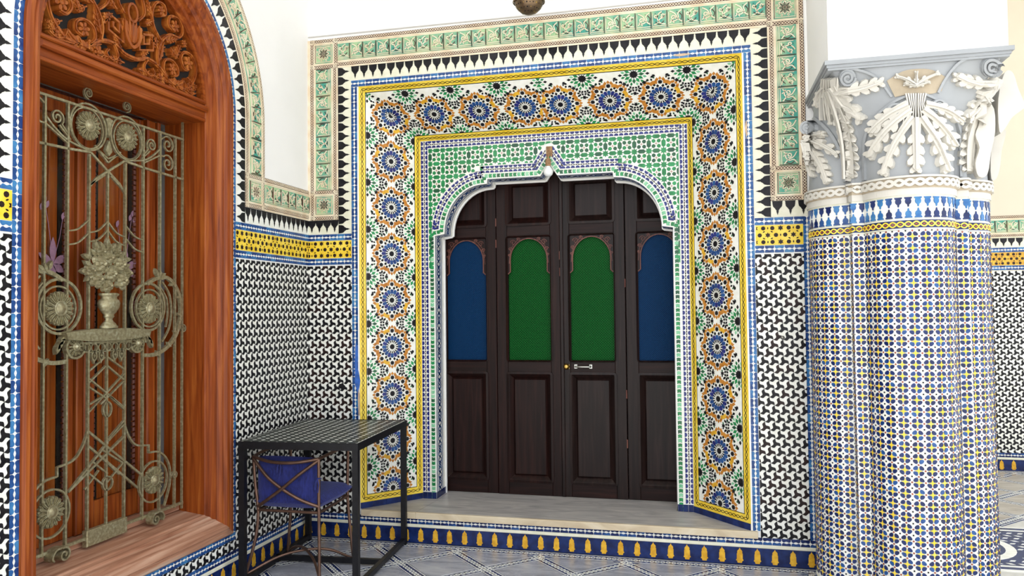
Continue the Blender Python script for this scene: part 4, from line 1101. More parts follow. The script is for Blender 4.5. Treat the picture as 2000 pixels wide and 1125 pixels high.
# casement behind the grille
GC = -1.654
CD = -.345
b = MB(); b.box(WC - OW, WC + OW, ZB + .12, TZ0 + .02, -.47, -.415); b.build('back_board', ['wood_plum'], win, LF)
for s in (1, -1):
    X = lambda a: GC + s * a
    def bx(b, a0, a1, z0, z1, h0, h1, bv=.004, mi=0):
        x0, x1 = sorted((X(a0), X(a1))); b.bbox(x0, x1, z0, z1, h0, h1, bv, mi)
    b = MB(); bx(b, .003, .045, .46, 2.64, CD - .04, CD + .012, .006); bx(b, .052, .085, .46, 2.64, CD - .04, CD - .002); bx(b, .395, .425, .46, 2.64, CD - .04, CD + .004)
    bx(b, .085, .395, .46, .60, CD - .04, CD - .006); bx(b, .085, .395, 2.54, 2.64, CD - .04, CD - .006)
    cas = b.build('casement', ['wood_red'], win, LF)
    b = MB()
    for i in range(66): bx(b, .088, .102, .62 + i * .029, .62 + i * .029 + .022, CD - .03, CD - .012, .004); bx(b, .372, .390, .62 + i * .029, .62 + i * .029 + .022, CD - .03, CD - .012, .004)
    b.build('carved_bead', ['wood_plum'], cas, kind='stuff')
    b = MB(); bx(b, .436, .500, .45, 2.65, CD - .02, CD + .025, .008); bx(b, .512, .535, .45, 2.65, CD - .03, CD + .03, .006); b.build('window_jamb', ['wood_red'], win, LF)
    for i, (a0, a1) in enumerate(((.07, .175), (.180, .285), (.290, .40))):
        b = MB(); bx(b, a0, a1, .50, 2.60, CD - .060, CD - .034, .006); b.build('shutter_board', ['wood_shutter'], cas)
    b = MB(); x0, x1 = sorted((X(.085), X(.395))); b.box(x0, x1, .60, 2.54, CD - .024, CD - .021); b.build('window_pane', ['clear_glass'], cas, label='clear glass pane')
    for a0, a1 in ((.103, .128), (.345, .371), (.425, .436)):  # near-black strips paint in the shade of the casement gaps
        b = MB(); bx(b, a0, a1, .60, 2.54, CD - .034, CD - .026, .002); b.build('shadow_strip', ['dark_gap'], cas, label='dark strip standing in for a shaded casement gap')
    # painted orchids on the pane
    for (zz, k) in ((1.80, 1.1),):
        b = MB(); ax = .315 if s > 0 else .165
        for a, l in ((.5, .09), (2.6, .09), (1.57, .12), (-.5, .07), (3.6, .07), (4.7, .06)): b.prism(place(lens(l * k, .036 * k), X(ax) + .5 * l * k * math.cos(a), zz + .5 * l * k * math.sin(a), a), CD - .020, CD - .0185)
        b.ribbon([(X(ax), zz), (X(ax + .02), zz + .14 * k), (X(ax + .05), zz + .28 * k)], .003, CD - .020, CD - .019); b.ribbon([(X(ax), zz), (X(ax - .04), zz + .12 * k), (X(ax - .06), zz + .22 * k)], .003, CD - .020, CD - .019)
        for dx, dz in ((.05, .28), (.065, .25), (.035, .26), (-.06, .22)): b.prism(place(lens(.04 * k, .02 * k), X(ax + dx), zz + dz * k, 1.2), CD - .020, CD - .0185)
        b.build('painted_orchid', ['orchid'], cas)

# ------------------------------------------------------------------ bronze grille
gr = empty('window_grille', (-.2, GC, .44)); tag(gr, 'bronze window grille with flower rosettes, scrolls and a central vase of roses', 'grille')
GM_ = frame((0, 0, -.44), (0, 1, 0), (0, 0, 1))           # local x = offset from the axis, y = world height, z = out
def gp(u, v): p = on_axis(u, v, 0, -.2); return (p.y - GC, p.z)
def gpart(name, fn, label=None):
    b = MB(); fn(b); return b.build(name, ['bronze'], gr, GM_, label=label)
def bar(b, pts, w_=.012, th=.010, closed=False): b.ribbon(pts, w_ * .86, -th / 2, th / 2, 0, closed)
def both(pts): return [pts, [(-x, z) for x, z in pts]]
for a, z1 in ((.12, 2.335), (.25, 2.56), (.38, 2.56), (.505, 2.56)):
    for s in (1, -1): gpart('bar', lambda b: bar(b, [(s * a, .47), (s * a, z1)], .0125, .014))
gpart('bar', lambda b: bar(b, [(0, .51), (0, 2.28)], .012, .012))
gpart('top_rail', lambda b: bar(b, [(-.572, 2.555), (.572, 2.555)], .013, .016)); gpart('bottom_rail', lambda b: bar(b, [(-.572, .482), (.572, .482)], .016, .016))
for s in (1, -1): gpart('side_bar', lambda b: bar(b, [(s * .568, .45), (s * .568, 2.66)], .010, .012)); gpart('middle_rail', lambda b: bar(b, [(s * .115, 2.345), (s * .25, 2.335), (s * .572, 2.325)], .013, .014))
gpart('base_plate', lambda b: b.bbox(-.134, .131, .440, .518, -.012, .016, .004), 'plain bronze base plate')
def flower(x, z, r, petals=16, name='flower_rosette'):
    b = MB()
    for i in range(petals):
        a = 2 * PI * i / petals
        q = [(r * .40, -r * .07), (r * .80, -r * .155), (r * .97, -r * .07), (r, 0), (r * .97, r * .07), (r * .80, r * .155), (r * .40, r * .07)]
        b.prism(place(q, x, z, a), -.004, .012, 0, bev=r * .05)
        b.ribbon([(x + r * .42 * math.cos(a), z + r * .42 * math.sin(a)), (x + r * .9 * math.cos(a), z + r * .9 * math.sin(a))], r * .06, .012, .017)
    for i in range(petals):
        a = 2 * PI * (i + .5) / petals; b.prism(place(kite(r * .7, r * .98, r * .16), x, z, a), -.006, .004)
    b.lathe([(r * .46, .004), (r * .45, .017), (r * .38, .021), (r * .34, .015), (r * .30, .019), (r * .16, .026), (0, .028)], 20, lambda X, Y, Z: (x + X, z + Y, Z))
    return b.build(name, ['bronze'], gr, GM_)
def circ(b, x, z, r, w_=.010, ry=None): bar(b, arc(x, z, r, ry or r, 0, 2 * PI, 32)[:-1], w_, .012, True)
for s in (1, -1):
    flower(s * .128, 2.472, .072); flower(s * .335, .660, .074); flower(s * .296, 1.582, .082, 18)
    gpart('ring', lambda b: (circ(b, s * .128, 2.466, .112), circ(b, s * .134, 2.458, .098, .007)))
    gpart('ring', lambda b: circ(b, s * .335, .652, .108)); gpart('ring', lambda b: (circ(b, s * .292, 1.592, .126, .014), circ(b, s * .30, 1.585, .100, .009)))
    gpart('scroll', lambda b: bar(b, spiral(s * .128, 2.632, .030, .005, -PI / 2, s * 1.9, 30), .007, .010))
    for z in (2.497, 2.392): gpart('scroll', lambda b: bar(b, [(s * .385, z + (.02 if z > 2.45 else .035))] + spiral(s * .442, z, .050, .006, A_(s, 2.4), -s * 1.7, 34), .009, .010))
    gpart('scroll', lambda b: bar(b, [(s * .245, 2.40), (s * .275, 2.43)] + spiral(s * .312, 2.468, .038, .006, A_(s, 3.9), -s * 1.75, 30), .009, .010))
    gpart('stem', lambda b: (bar(b, smooth_path([(s * .385, 2.47), (s * .33, 2.42), (s * .25, 2.375), (s * .13, 2.352)]), .010), bar(b, [(s * .385, 2.43), (s * .25, 2.36)], .009), bar(b, [(s * .30, 2.435), (s * .235, 2.38)], .009)))
    gpart('cross_bar', lambda b: (bar(b, [(-s * .112, 2.345), (0, 2.272), (s * .08, 2.22), (s * .118, 2.175)]), bar(b, [(-s * .118, 2.185), (-s * .02, 2.25)], .010), bar(b, [(s * .085, 2.385), (0, 2.315)], .009), bar(b, [(s * .07, 2.37), (0, 2.335), (0, 2.335)], .008)))
    gpart('swag', lambda b: [bar(b, smooth_path([(s * x0, za), (s * (x0 + x1) / 2, za - .052), (s * x1, za - .068)]), .008, .009) for (x0, x1, za) in ((0, .12, 2.02), (0, .12, 1.975), (.12, .25, 2.015), (.12, .25, 1.95))])
    # big C scroll around the middle flower
    big = smooth_path([(s * .255, 1.335), (s * .345, 1.335), (s * .44, 1.37), (s * .515, 1.44), (s * .55, 1.54), (s * .545, 1.64), (s * .50, 1.715), (s * .43, 1.755), (s * .345, 1.745), (s * .28, 1.715)], 6)
    gpart('large_scroll', lambda b: (bar(b, big, .022, .018), bar(b, smooth_path([(s * .40, 1.73), (s * .46, 1.66), (s * .475, 1.56), (s * .455, 1.47), (s * .40, 1.40)]), .010), bar(b, smooth_path([(s * .37, 1.715), (s * .435, 1.64), (s * .445, 1.55), (s * .43, 1.48)]), .008)))
    for (x, z, a) in ((.375, 1.765, 1.2), (.35, 1.778, 2.0), (.40, 1.765, .6)): gpart('acanthus_leaf', lambda b: b.prism(place(lens(.055, .026), s * x, z, A_(s, a)), -.006, .012, bev=.004))
    for i in range(7):
        p = big[int((.15 + i * .11) * (len(big) - 1))]; gpart('acanthus_leaf', lambda b: b.prism(place(lens(.05, .022), p[0] - s * .012, p[1] - .006, A_(s, 2.2 + i * .25)), -.006, .008, bev=.003))
    gpart('scroll', lambda b: bar(b, spiral(s * .575, 1.468, .027, .004, A_(s, 3.1), -s * 1.6, 24), .008, .012)); gpart('scroll', lambda b: bar(b, spiral(s * .505, .650, .024, .004, A_(s, 3.1), -s * 1.5, 24), .008, .012))
    gpart('curved_brace', lambda b: bar(b, smooth_path([(s * .12, 1.05), (s * .125, .98), (s * .165, .905), (s * .21, .868), (s * .285, .855)]) + [(s * .298, .855), (s * .298, .812)] + smooth_path([(s * .305, .812), (s * .37, .805), (s * .43, .765), (s * .465, .70), (s * .468, .62), (s * .445, .55), (s * .42, .50)]), .011, .012))
    def foot(b):
        pts = spiral(s * .30, .462, .034, .006, A_(s, 1.2), s * 1.5, 26)
        b.ribbon(pts, .008, .010, .052)
        b.ribbon(smooth_path([(s * .30, .496), (s * .345, .492), (s * .365, .462), (s * .355, .445)]), .008, .002, .050)
    gpart('scroll_foot', foot)
    gpart('drop', lambda b: (b.prism([(0, 2.545), (.026, 2.535), (.014, 2.505), (.008, 2.46), (0, 2.44), (-.008, 2.46), (-.014, 2.505), (-.026, 2.535)], -.006, .010, bev=.003), b.prism([(0, 2.43), (.016, 2.40), (.024, 2.372), (0, 2.345), (-.024, 2.372), (-.016, 2.40)], -.006, .010, bev=.003))) if s > 0 else None
Zg = lambda x, y: gp(60 + x / 4.019, 680 + y / 4.019)
LATT = [((455, 180), (580, 70)), ((455, 270), (585, 140)), ((600, 70), (730, 165)), ((600, 140), (725, 245)), ((455, 240), (730, 465)), ((455, 305), (600, 400)), ((730, 200), (455, 500)), ((725, 260), (545, 440)), ((460, 440), (560, 380)), ((620, 380), (730, 480)),
        ((445, 650), (862, 990)), ((445, 765), (835, 1095)), ((735, 560), (600, 720)), ((730, 690), (290, 1130)), ((600, 740), (310, 1110)), ((735, 590), (600, 735)), ((480, 890), (600, 985)), ((455, 985), (560, 1070)), ((560, 800), (720, 900)), ((520, 830), (690, 990)), ((720, 900), (590, 1060)), ((530, 960), (420, 1110))]
for i, (p, q) in enumerate(LATT): gpart('lattice_bar', lambda b: bar(b, [Zg(*p), Zg(*q)], .009 if i not in (10, 11, 13, 14) else .012, .010 + .0006 * (i % 5)))
for (cx, cy, rx, ry) in ((598, 480, 32, 58), (600, 1060, 38, 52)):
    c = Zg(cx, cy); rr = abs(Zg(cx + rx, cy)[0] - c[0]); rz = abs(Zg(cx, cy + ry)[1] - c[1]); gpart('ring', lambda b: circ(b, c[0], c[1], rr, .008, rz))
# platform with lace
def plat(b):
    b.prism(smooth_path([(-.285, 1.470), (-.14, 1.482), (0, 1.484), (.14, 1.482), (.285, 1.470)], 4) + smooth_path([(.275, 1.438), (.13, 1.424), (0, 1.420), (-.13, 1.424), (-.275, 1.438)], 4), -.02, .032, bev=.004)
gpart('platform', plat)
def lace(b):
    for i in range(7):
        x = -.135 + i * .045; b.ribbon(arc(x, 1.392, .019, .020, 0, 2 * PI, 12)[:-1], .006, -.004, .012, closed=True)
        if i in (1, 2, 4, 5): b.ribbon(arc(x, 1.352, .015, .022, 0, 2 * PI, 12)[:-1], .006, -.004, .012, closed=True); b.prism(place(starp(.010, .004, 4), x, 1.352), -.003, .012); b.prism([(x, 1.328), (x + .010, 1.336), (x, 1.312), (x - .010, 1.336)], -.003, .010)
    bar(b, [(-.16, 1.416), (.16, 1.416)], .012, .022); bar(b, [(-.15, 1.371), (.15, 1.371)], .005, .014)
gpart('lace_apron', lace)
for s in (1, -1):
    flower(s * .205, 1.402, .046, 12, 'volute'); gpart('volute', lambda b: bar(b, spiral(s * .205, 1.402, .058, .044, 0, s * 1.0, 22), .012, .024)); gpart('leaf_bracket', lambda b: [b.prism(place(lens(.06, .028), s * (.27 + .012 * i), 1.445 - .016 * i, A_(s, -.3 - .3 * i)), -.008, .014, bev=.004) for i in range(4)])
vase = MB(); vase.lathe([(.052, 0), (.055, .008), (.046, .016), (.040, .024), (.026, .036), (.021, .046), (.030, .056), (.033, .060), (.028, .066), (.044, .080), (.061, .104), (.066, .126), (.060, .140), (.048, .146), (.046, .156), (.058, .164), (.060, .172), (.050, .176), (0, .176)], 24, lambda x, y, z: (x, 1.484 + z, y * .55 + .012)); vase.build('vase', ['bronze'], gr, GM_, label='bronze relief vase')
def rose(x, z, r, dz):
    b = MB()
    for lay, (rr, k, h) in enumerate(((1.0, 5, .000), (.72, 5, .013), (.45, 4, .024))):
        for i in range(k):
            a = 2 * PI * i / k + lay * .6
            q = arc(.55 * rr * r, 0, .52 * rr * r, .44 * rr * r, 0, 2 * PI, 10)[:-1]
            b.prism(place(q, x, z, a), dz + h - .006, dz + h + .006 + .003 * (i % 2), bev=r * .16)
    b.lathe([(r * .22, dz + .024), (r * .18, dz + .036), (0, dz + .038)], 8, lambda X, Y, Z: (x + X, z + Y, Z))
    b.build('rose', ['bronze'], gr, GM_)
for (x, z, r, dz) in ((-.065, 1.80, .052, .02), (.065, 1.805, .050, .02), (-.005, 1.755, .046, .028), (-.085, 1.725, .046, .02), (.075, 1.725, .050, .022), (-.01, 1.835, .045, .016), (-.03, 1.695, .040, .026), (.12, 1.765, .032, .012), (-.125, 1.765, .032, .012), (.045, 1.862, .028, .010), (-.06, 1.862, .030, .010), (.0, 1.888, .024, .008)): rose(x, z, r, dz)
for i in range(15):
    a = -.35 + i * .275; r = .125 + .018 * (i % 2); gpart('rose_leaf', lambda b: b.prism(place(lens(.075, .034), r * math.cos(a), 1.775 + r * .92 * math.sin(a), a + .3 * (i % 3 - 1)), -.006, .010, bev=.005))
# ------------------------------------------------------------------ engaged clustered column
col = empty('mosaic_column', (3.735, -.275, 0)); tag(col, 'clustered column in blue and yellow mosaic with a carved grey and white capital', 'column')
CI = Matrix.Translation((-3.735, .275, 0))                # children keep world coordinates
CXL, CXR, CYF, CYB, LR = 3.46, 4.01, -.55, 0.0, .2196
ha = math.asin(.215 / LR); off_ = LR * math.cos(ha)
SEC = [('l', (3.46, -.001), (3.46, -.06)), ('a', (3.46 + off_, -.275), PI - ha, PI + ha), ('l', (3.46, -.49), (3.46, -.55)), ('l', (3.46, -.55), (3.52, -.55)), ('a', (3.735, -.55 + off_), 1.5 * PI - ha, 1.5 * PI + ha),
       ('l', (3.95, -.55), (4.01, -.55)), ('l', (4.01, -.55), (4.01, -.49)), ('a', (4.01 - off_, -.275), -ha, ha), ('l', (4.01, -.06), (4.01, -.001))]
SEGS = []; acc = 0
for s in SEC:
    L = LR * (s[3] - s[2]) if s[0] == 'a' else math.hypot(s[2][0] - s[1][0], s[2][1] - s[1][1]); SEGS.append((acc, L, s)); acc += L
CL = acc
def cpos(s):
    """point on the plan outline, tangent, outward normal"""
    s = min(max(s, 0), CL - 1e-7)
    for (a, L, q) in SEGS:
        if s <= a + L + 1e-12:
            t = (s - a) / L
            if q[0] == 'l':
                d = Vector((q[2][0] - q[1][0], q[2][1] - q[1][1], 0)); p = Vector((*q[1], 0)) + d * t; d.normalize(); return p, d, Vector((d.y, -d.x, 0))
            an = q[2] + (q[3] - q[2]) * t; nn = Vector((math.cos(an), math.sin(an), 0)); return Vector((*q[1], 0)) + nn * LR, Vector((-nn.y, nn.x, 0)), nn
def CT(s, z, h): p, d, nn = cpos(s); p = p + nn * h; return (p.x, p.y, z)
def CF(s, z, h=0.001):
    p, d, nn = cpos(s); p = p + nn * h
    return Matrix(((d.x, 0, nn.x, p.x), (d.y, 0, nn.y, p.y), (0, 1, 0, z), (0, 0, 0, 1)))
outline = []
for (a, L, q) in SEGS:
    n = 20 if q[0] == 'a' else 1
    outline += [cpos(a + L * (i + .001) / n) [0].to_2d()[:] for i in range(n)]
outline.append(cpos(CL)[0].to_2d()[:])
b = MB(); b.prism(outline, 0, 2.20, 0); shaft = b.build('shaft', ['tile_white'], col, CI)
ID = Matrix.Identity(4)
mo = Mosaic(shaft, ID, T=CT, z0=.0008)
PET = [(.0048, -.0016), (.0048, .0016), (.0105, .0088), (.0175, .0100), (.0215, .0050), (.0222, 0), (.0215, -.0050), (.0175, -.0100), (.0105, -.0088)]
PET = [(x * 1.12 + .0030, y * 1.28) for x, y in PET]
YST = starp(.0172, .0060, 4, 0)
ZA, ZBt, UN = .070, 1.926, .0578
petals, crosses = [], []
for (a, L, q) in SEGS:
    nu = max(1, round(L / .06)); us = L / nu; rows = int((ZBt - ZA) / UN)
    for i in range(nu):
        for j in range(rows):
            s = a + (i + .5) * us; z = ZBt - (j + .5) * UN
            crosses.append((s, z, 0))
            for k in range(4): petals.append((s, z, PI / 4 + k * PI / 2))
            mo.joined(place(ell(.0056, .0056, 4, 0, 0, 0), s + us / 2, z), 'tile_red', .0016); mo.joined(place(ell(.0056, .0056, 4), s, z + UN / 2), 'tile_red', .0016); mo.joined(place(ell(.0052, .0052, 4, 0, 0, PI / 4), s + us / 2, z + UN / 2), 'tile_black', .0016)
fr = lambda s, z: CF(s, z)
mo.pieces('blue_petal_tile', PET, ['tile_navy', 'tile_navy', 'tile_blue', 'tile_navy'], petals, h=.0022, frames=fr, bev=.0005)
mo.pieces('yellow_star_tile', [(x * 1.0, y) for x, y in YST], 'tile_yellow', crosses, h=.0022, frames=fr, bev=.0003)
# bands above the petals
def hband(z0, z1, m, h=.003): mo.rest.ribbon([(CL * i / 150, (z0 + z1) / 2) for i in range(151)], z1 - z0, 0, h, mo.mi(m), T=CT)
hband(1.932, 1.986, 'tile_navy', .002)
for zz in (1.936, 1.982): hband(zz - .003, zz + .003, 'tile_cream', .0035)
n = 300
for ph in (0, PI):
    pts = [(CL * i / n, 1.959 + .0125 * math.sin(2 * PI * CL * i / n / .070 + ph)) for i in range(n + 1)]
    mo.rest.ribbon(pts, .0065, .002, .004, mo.mi('tile_yellow'), T=CT)
eyes = [(.0175 + i * .035, 1.959, 0) for i in range(int(CL / .035))]
mo.pieces('red_eye_tile', lens(.016, .009), 'tile_red', eyes, h=.0034, frames=fr)
MB2 = [(.0175, 0), (.0175, .006), (.012, .010), (.015, .020), (.013, .030), (.005, .037), (.004, .046), (0, .050)]
MB2 = MB2 + [(-x, y) for x, y in MB2[::-1][1:]]
mer = []
for i in range(int(CL / .044)): mer += [(.022 + i * .044, 1.990, 0), (.022 + i * .044, 2.094, PI)]
mo.pieces('blue_merlon_tile', MB2, ['tile_blue', 'tile_blue_mid', 'tile_navy'], mer, h=.003, frames=fr)
hband(2.098, 2.104, 'tile_cream', .004)
hband(.058, .066, 'tile_cream', .004)
mo.done()
sk = [(i * .03 + .015, .0285, 0) for i in range(int(CL / .03))]
ms = Mosaic(shaft, ID, T=CT, z0=.001); ms.pieces('skirting_tile', rect(-.0142, -.0285, .0142, .0285), 'tile_blue', sk, h=.004, frames=fr); ms.done('skirting_remainder')
# moulded rope ring
b = MB()
for (z0, z1, h, m) in ((2.104, 2.138, .010, 1), (2.138, 2.192, .014, 0), (2.190, 2.200, .022, 1)): b.ribbon([(CL * i / 150, (z0 + z1) / 2) for i in range(151)], z1 - z0, 0, h, m, T=CT)
b.build('necking_ring', ['capital_tan', 'capital_white'], col, CI)
b = MB(); n = 360
for ph in (0, PI): b.ribbon([(CL * i / n, 2.165 + .014 * math.sin(2 * PI * CL * i / n / .085 + ph)) for i in range(n + 1)], .014, .013, .024, 0, T=CT)
b.build('rope_moulding', ['capital_white'], col, CI, kind='stuff')
# pier above
PX0, PX1, PY0 = 3.332, 4.146, -.742
b = MB(); b.box(PX0, PX1, PY0, .0, 2.80, 4.598); b.build('pier', ['plaster'], col, CI, label='white plaster pier above the capital')
b = MB()
for (e, z0, z1) in ((.004, 2.752, 2.764), (.010, 2.764, 2.778), (.020, 2.778, 2.800)): b.box(PX0 - e, PX1 + e, PY0 - e, .0, z0, z1)
b.build('abacus', ['capital_grey'], col, CI)
# bell: quatrefoil below, square above
CC = (3.737, -.34)
def radius(poly, th):
    dx, dy = math.cos(th), math.sin(th); best = 0
    for i in range(len(poly)):
        x1, y1 = poly[i - 1][0] - CC[0], poly[i - 1][1] - CC[1]; x2, y2 = poly[i][0] - CC[0], poly[i][1] - CC[1]
        ex, ey = x2 - x1, y2 - y1; den = dx * ey - dy * ex
        if abs(den) < 1e-12: continue
        t = (x1 * ey - y1 * ex) / den; k = (x1 * dy - y1 * dx) / den
        if t > 0 and -1e-9 <= k <= 1 + 1e-9: best = max(best, t)
    return best
sq = [(PX0 + .006, PY0 + .004), (PX1 - .006, PY0 + .004), (PX1 - .006, 0.0), (PX0 + .006, 0.0)]
NB, NZ = 144, 14
rb0 = [min(radius(outline, 2 * PI * i / NB), 9) for i in range(NB)]; rt0 = [radius(sq, 2 * PI * i / NB) for i in range(NB)]
bv, bf = [], []
for j in range(NZ + 1):
    t = j / NZ; k = t ** 2.2 * (1 - .0 * t)
    for i in range(NB):
        th = 2 * PI * i / NB; r = rb0[i] * (1 - k) + rt0[i] * k - .012 * math.sin(PI * t); y = CC[1] + r * math.sin(th)
        bv.append((CC[0] + r * math.cos(th), min(y, 0.0), 2.196 + .580 * t))
for j in range(NZ):
    for i in range(NB): bf.append([j * NB + i, j * NB + (i + 1) % NB, (j + 1) * NB + (i + 1) % NB, (j + 1) * NB + i])
b = MB(); b.add(bv, bf, 0, True); bell = b.build('capital_bell', ['capital_grey'], col, CI)
tree = BVHTree.FromPolygons([Vector(p) for p in bv], bf)
def CP(u, v, h=0.0):
    d = ray(u, v).normalized(); loc, nn, idx, dist = tree.ray_cast(CAM, d)
    if loc is None:
        best = None
        for k in range(30):
            p = CAM + d * (3.3 + .045 * k); l2, n2, i2, d2 = tree.find_nearest(p)
            if best is None or d2 < best[0]: best = (d2, p, n2)
        loc, nn = best[1], best[2]
    if nn.dot(d) > 0: nn = -nn
    return tuple(loc + nn * h)
def frond(b, base, tip, wd, n=4, bend=0.0, h=.032):
    """stem with paired rounded leaflets, traced in photo pixels on the bell"""
    bx_, by_ = base; tx_, ty_ = tip; dx, dy = tx_ - bx_, ty_ - by_; L = math.hypot(dx, dy); ex, ey = dx / L, dy / L; px, py = -ey, ex
    mid = lambda t: (bx_ + dx * t + px * bend * math.sin(PI * t), by_ + dy * t + py * bend * math.sin(PI * t))
    stem_ = [mid(i / 8) for i in range(9)]
    b.ribbon(stem_, wd * .46, 0, h * .9, 0, T=CP, taper=lambda t: 1 - .5 * t); b.ribbon(stem_, wd * .14, h * .9, h * 1.25, 0, T=CP, taper=lambda t: 1 - .6 * t)
    for i in range(n):
        t = .30 + .62 * i / max(1, n - 1); m = mid(t); sz = wd * (.74 if i < n - 1 else .55) * (1 - .25 * abs(t - .55))
        for s in (1, -1):
            a = math.atan2(ey, ex) + s * .62
            q = [(-.2 * sz, -.05 * sz), (.12 * sz, -.26 * sz), (.50 * sz, -.34 * sz), (.86 * sz, -.20 * sz), (.96 * sz, .04 * sz), (.74 * sz, .26 * sz), (.3 * sz, .30 * sz), (-.15 * sz, .1 * sz)]
            b.prism(place(q, m[0], m[1], a), .0, h * (.85 - .22 * (i % 2)), 0, bev=sz * .07, T=CP)
    e = mid(1.0); b.prism(place([(-.45 * wd, -.12 * wd), (-.1 * wd, -.22 * wd), (.12 * wd, 0), (-.1 * wd, .22 * wd), (-.45 * wd, .12 * wd)], e[0], e[1], math.atan2(ey, ex)), 0, h, 0, bev=wd * .05, T=CP)
LEAVES = {'acanthus_leaf': [((1772, 205), (1704, 258), 36, 4, 6), ((1776, 215), (1702, 306), 36, 4, 8), ((1780, 230), (1728, 342), 34, 4, 6), ((1787, 232), (1787, 334), 38, 4, 0), ((1796, 230), (1845, 336), 34, 4, -5), ((1800, 215), (1857, 286), 34, 4, -6), ((1804, 205), (1872, 236), 30, 4, -6)],
          'corner_leaf': [((1634, 176), (1722, 160), 34, 4, 4), ((1630, 166), (1684, 231), 36, 3, 4), ((1626, 172), (1661, 350), 38, 7, -10), ((1622, 170), (1627, 243), 16, 3, 0), ((1618, 166), (1602, 206), 20, 3, 3)],
          'side_leaf': [((1580, 268), (1613, 262), 18, 3, 0), ((1580, 270), (1637, 302), 26, 3, -3), ((1577, 275), (1619, 357), 26, 5, -6), ((1577, 280), (1592, 345), 16, 4, 0)],
          'corner_leaf.': [((1938, 160), (1864, 150), 32, 4, -5), ((1942, 150), (1886, 226), 36, 3, -5), ((1930, 180), (1890, 336), 40, 7, 14), ((1940, 160), (1912, 200), 26, 3, 0)],
          'palmette': [((1787, 168), (1750, 150), 18, 2, 2), ((1787, 168), (1830, 144), 18, 2, -2), ((1787, 170), (1766, 166), 12, 2, 0), ((1787, 170), (1812, 162), 12, 2, 0), ((1787, 170), (1788, 142), 12, 2, 0)]}
for nm, fl in LEAVES.items():
    b = MB()
    for (p0, p1, wd, n, bd) in fl: frond(b, p0, p1, wd, n, bd)
    if nm == 'acanthus_leaf':
        for i in range(9): x = 1768 + i * 4.6; b.ribbon([(x, 184), (1787 + (x - 1787) * .75, 205), (1787 + (x - 1787) * 1.3, 245)], 3.0, .004, .026, 0, T=CP, taper=lambda t: 1 - .5 * t)
    if nm == 'corner_leaf':
        for i in range(6): x = 1614 + i * 4.2; b.ribbon([(x, 150), (x + (i - 2) * 2, 190), (x + (i - 1) * 5, 235)], 3.2, .006, .028, 0, T=CP, taper=lambda t: 1 - .5 * t)
    b.build(nm.rstrip('.'), ['capital_white'], col, CI)
def volute(u, v, r, ang, sg):
    b = MB(); b.prism(ell(r, r, 18, u, v), 0, .018, 0, bev=r * .1, T=CP); b.ribbon(spiral(u, v, r * .88, r * .1, ang, sg * 2.0, 40), r * .24, .018, .026, 0, T=CP); b.build('volute', ['capital_grey'], col, CI)
for q in ((1655, 150, 18, 0, 1), (1751, 219, 19, 3, 1), (1828, 209, 15, 0, -1), (1934, 131, 21, 0, -1), (1584, 249, 15, 2, 1)): volute(*q)
def rim(pts, w_=4.5, h=.014):
    b = MB(); b.ribbon(smooth_path(pts, 6), w_, 0, h, 0, T=CP); b.build('leaf_rim', ['capital_grey'], col, CI)
rim([(1691, 352), (1690, 300), (1694, 262), (1712, 228), (1742, 202), (1770, 188)]); rim([(1803, 184), (1832, 198), (1858, 222), (1872, 262), (1876, 346)]); rim([(1650, 356), (1646, 312), (1632, 274), (1612, 246), (1592, 230)], 6); rim([(1650, 131), (1690, 140), (1718, 158), (1742, 190)]); rim([(1905, 108), (1872, 122), (1846, 152), (1830, 182)])
b = MB(); b.prism(smooth_path([(1732, 158), (1762, 140), (1790, 135), (1820, 137), (1845, 150)], 4) + smooth_path([(1838, 178), (1815, 184), (1787, 182), (1765, 186), (1748, 190)], 4), 0, .006, 0, T=CP); b.build('lunette', ['capital_tan'], col, CI)
# leaves of the far (right) faces that show in outline
def side_hook(b, pts, y0, th, mi=0):
    q = [on_axis(u, v, 1, y0) for u, v in pts]; n = len(q)
    vs_ = [(p.x, y0 - th / 2, p.z) for p in q] + [(p.x, y0 + th / 2, p.z) for p in q]
    b.add(vs_, [list(range(n)), [n + i for i in range(n)][::-1]] + [[i, n + i, n + (i + 1) % n, (i + 1) % n] for i in range(n)], mi)
b = MB(); side_hook(b, smooth_path([(1952, 150), (1968, 150), (1978, 180), (1991, 212), (1984, 222), (1966, 236), (1952, 258), (1942, 262), (1940, 200)], 3, True), -.44, .14); b.build('corner_leaf', ['capital_white'], col, CI)
b = MB(); side_hook(b, smooth_path([(1905, 210), (1922, 200), (1938, 215), (1940, 260), (1932, 300), (1925, 342), (1908, 346), (1902, 320), (1910, 290), (1902, 265), (1910, 240)], 3, True), -.52, .05); b.build('corner_leaf', ['capital_white'], col, CI)
b = MB(); side_hook(b, smooth_path([(1938, 262), (1954, 258), (1956, 268), (1948, 300), (1945, 330), (1938, 352), (1928, 352), (1928, 300)], 3, True), -.30, .12); b.build('side_leaf', ['capital_white'], col, CI)
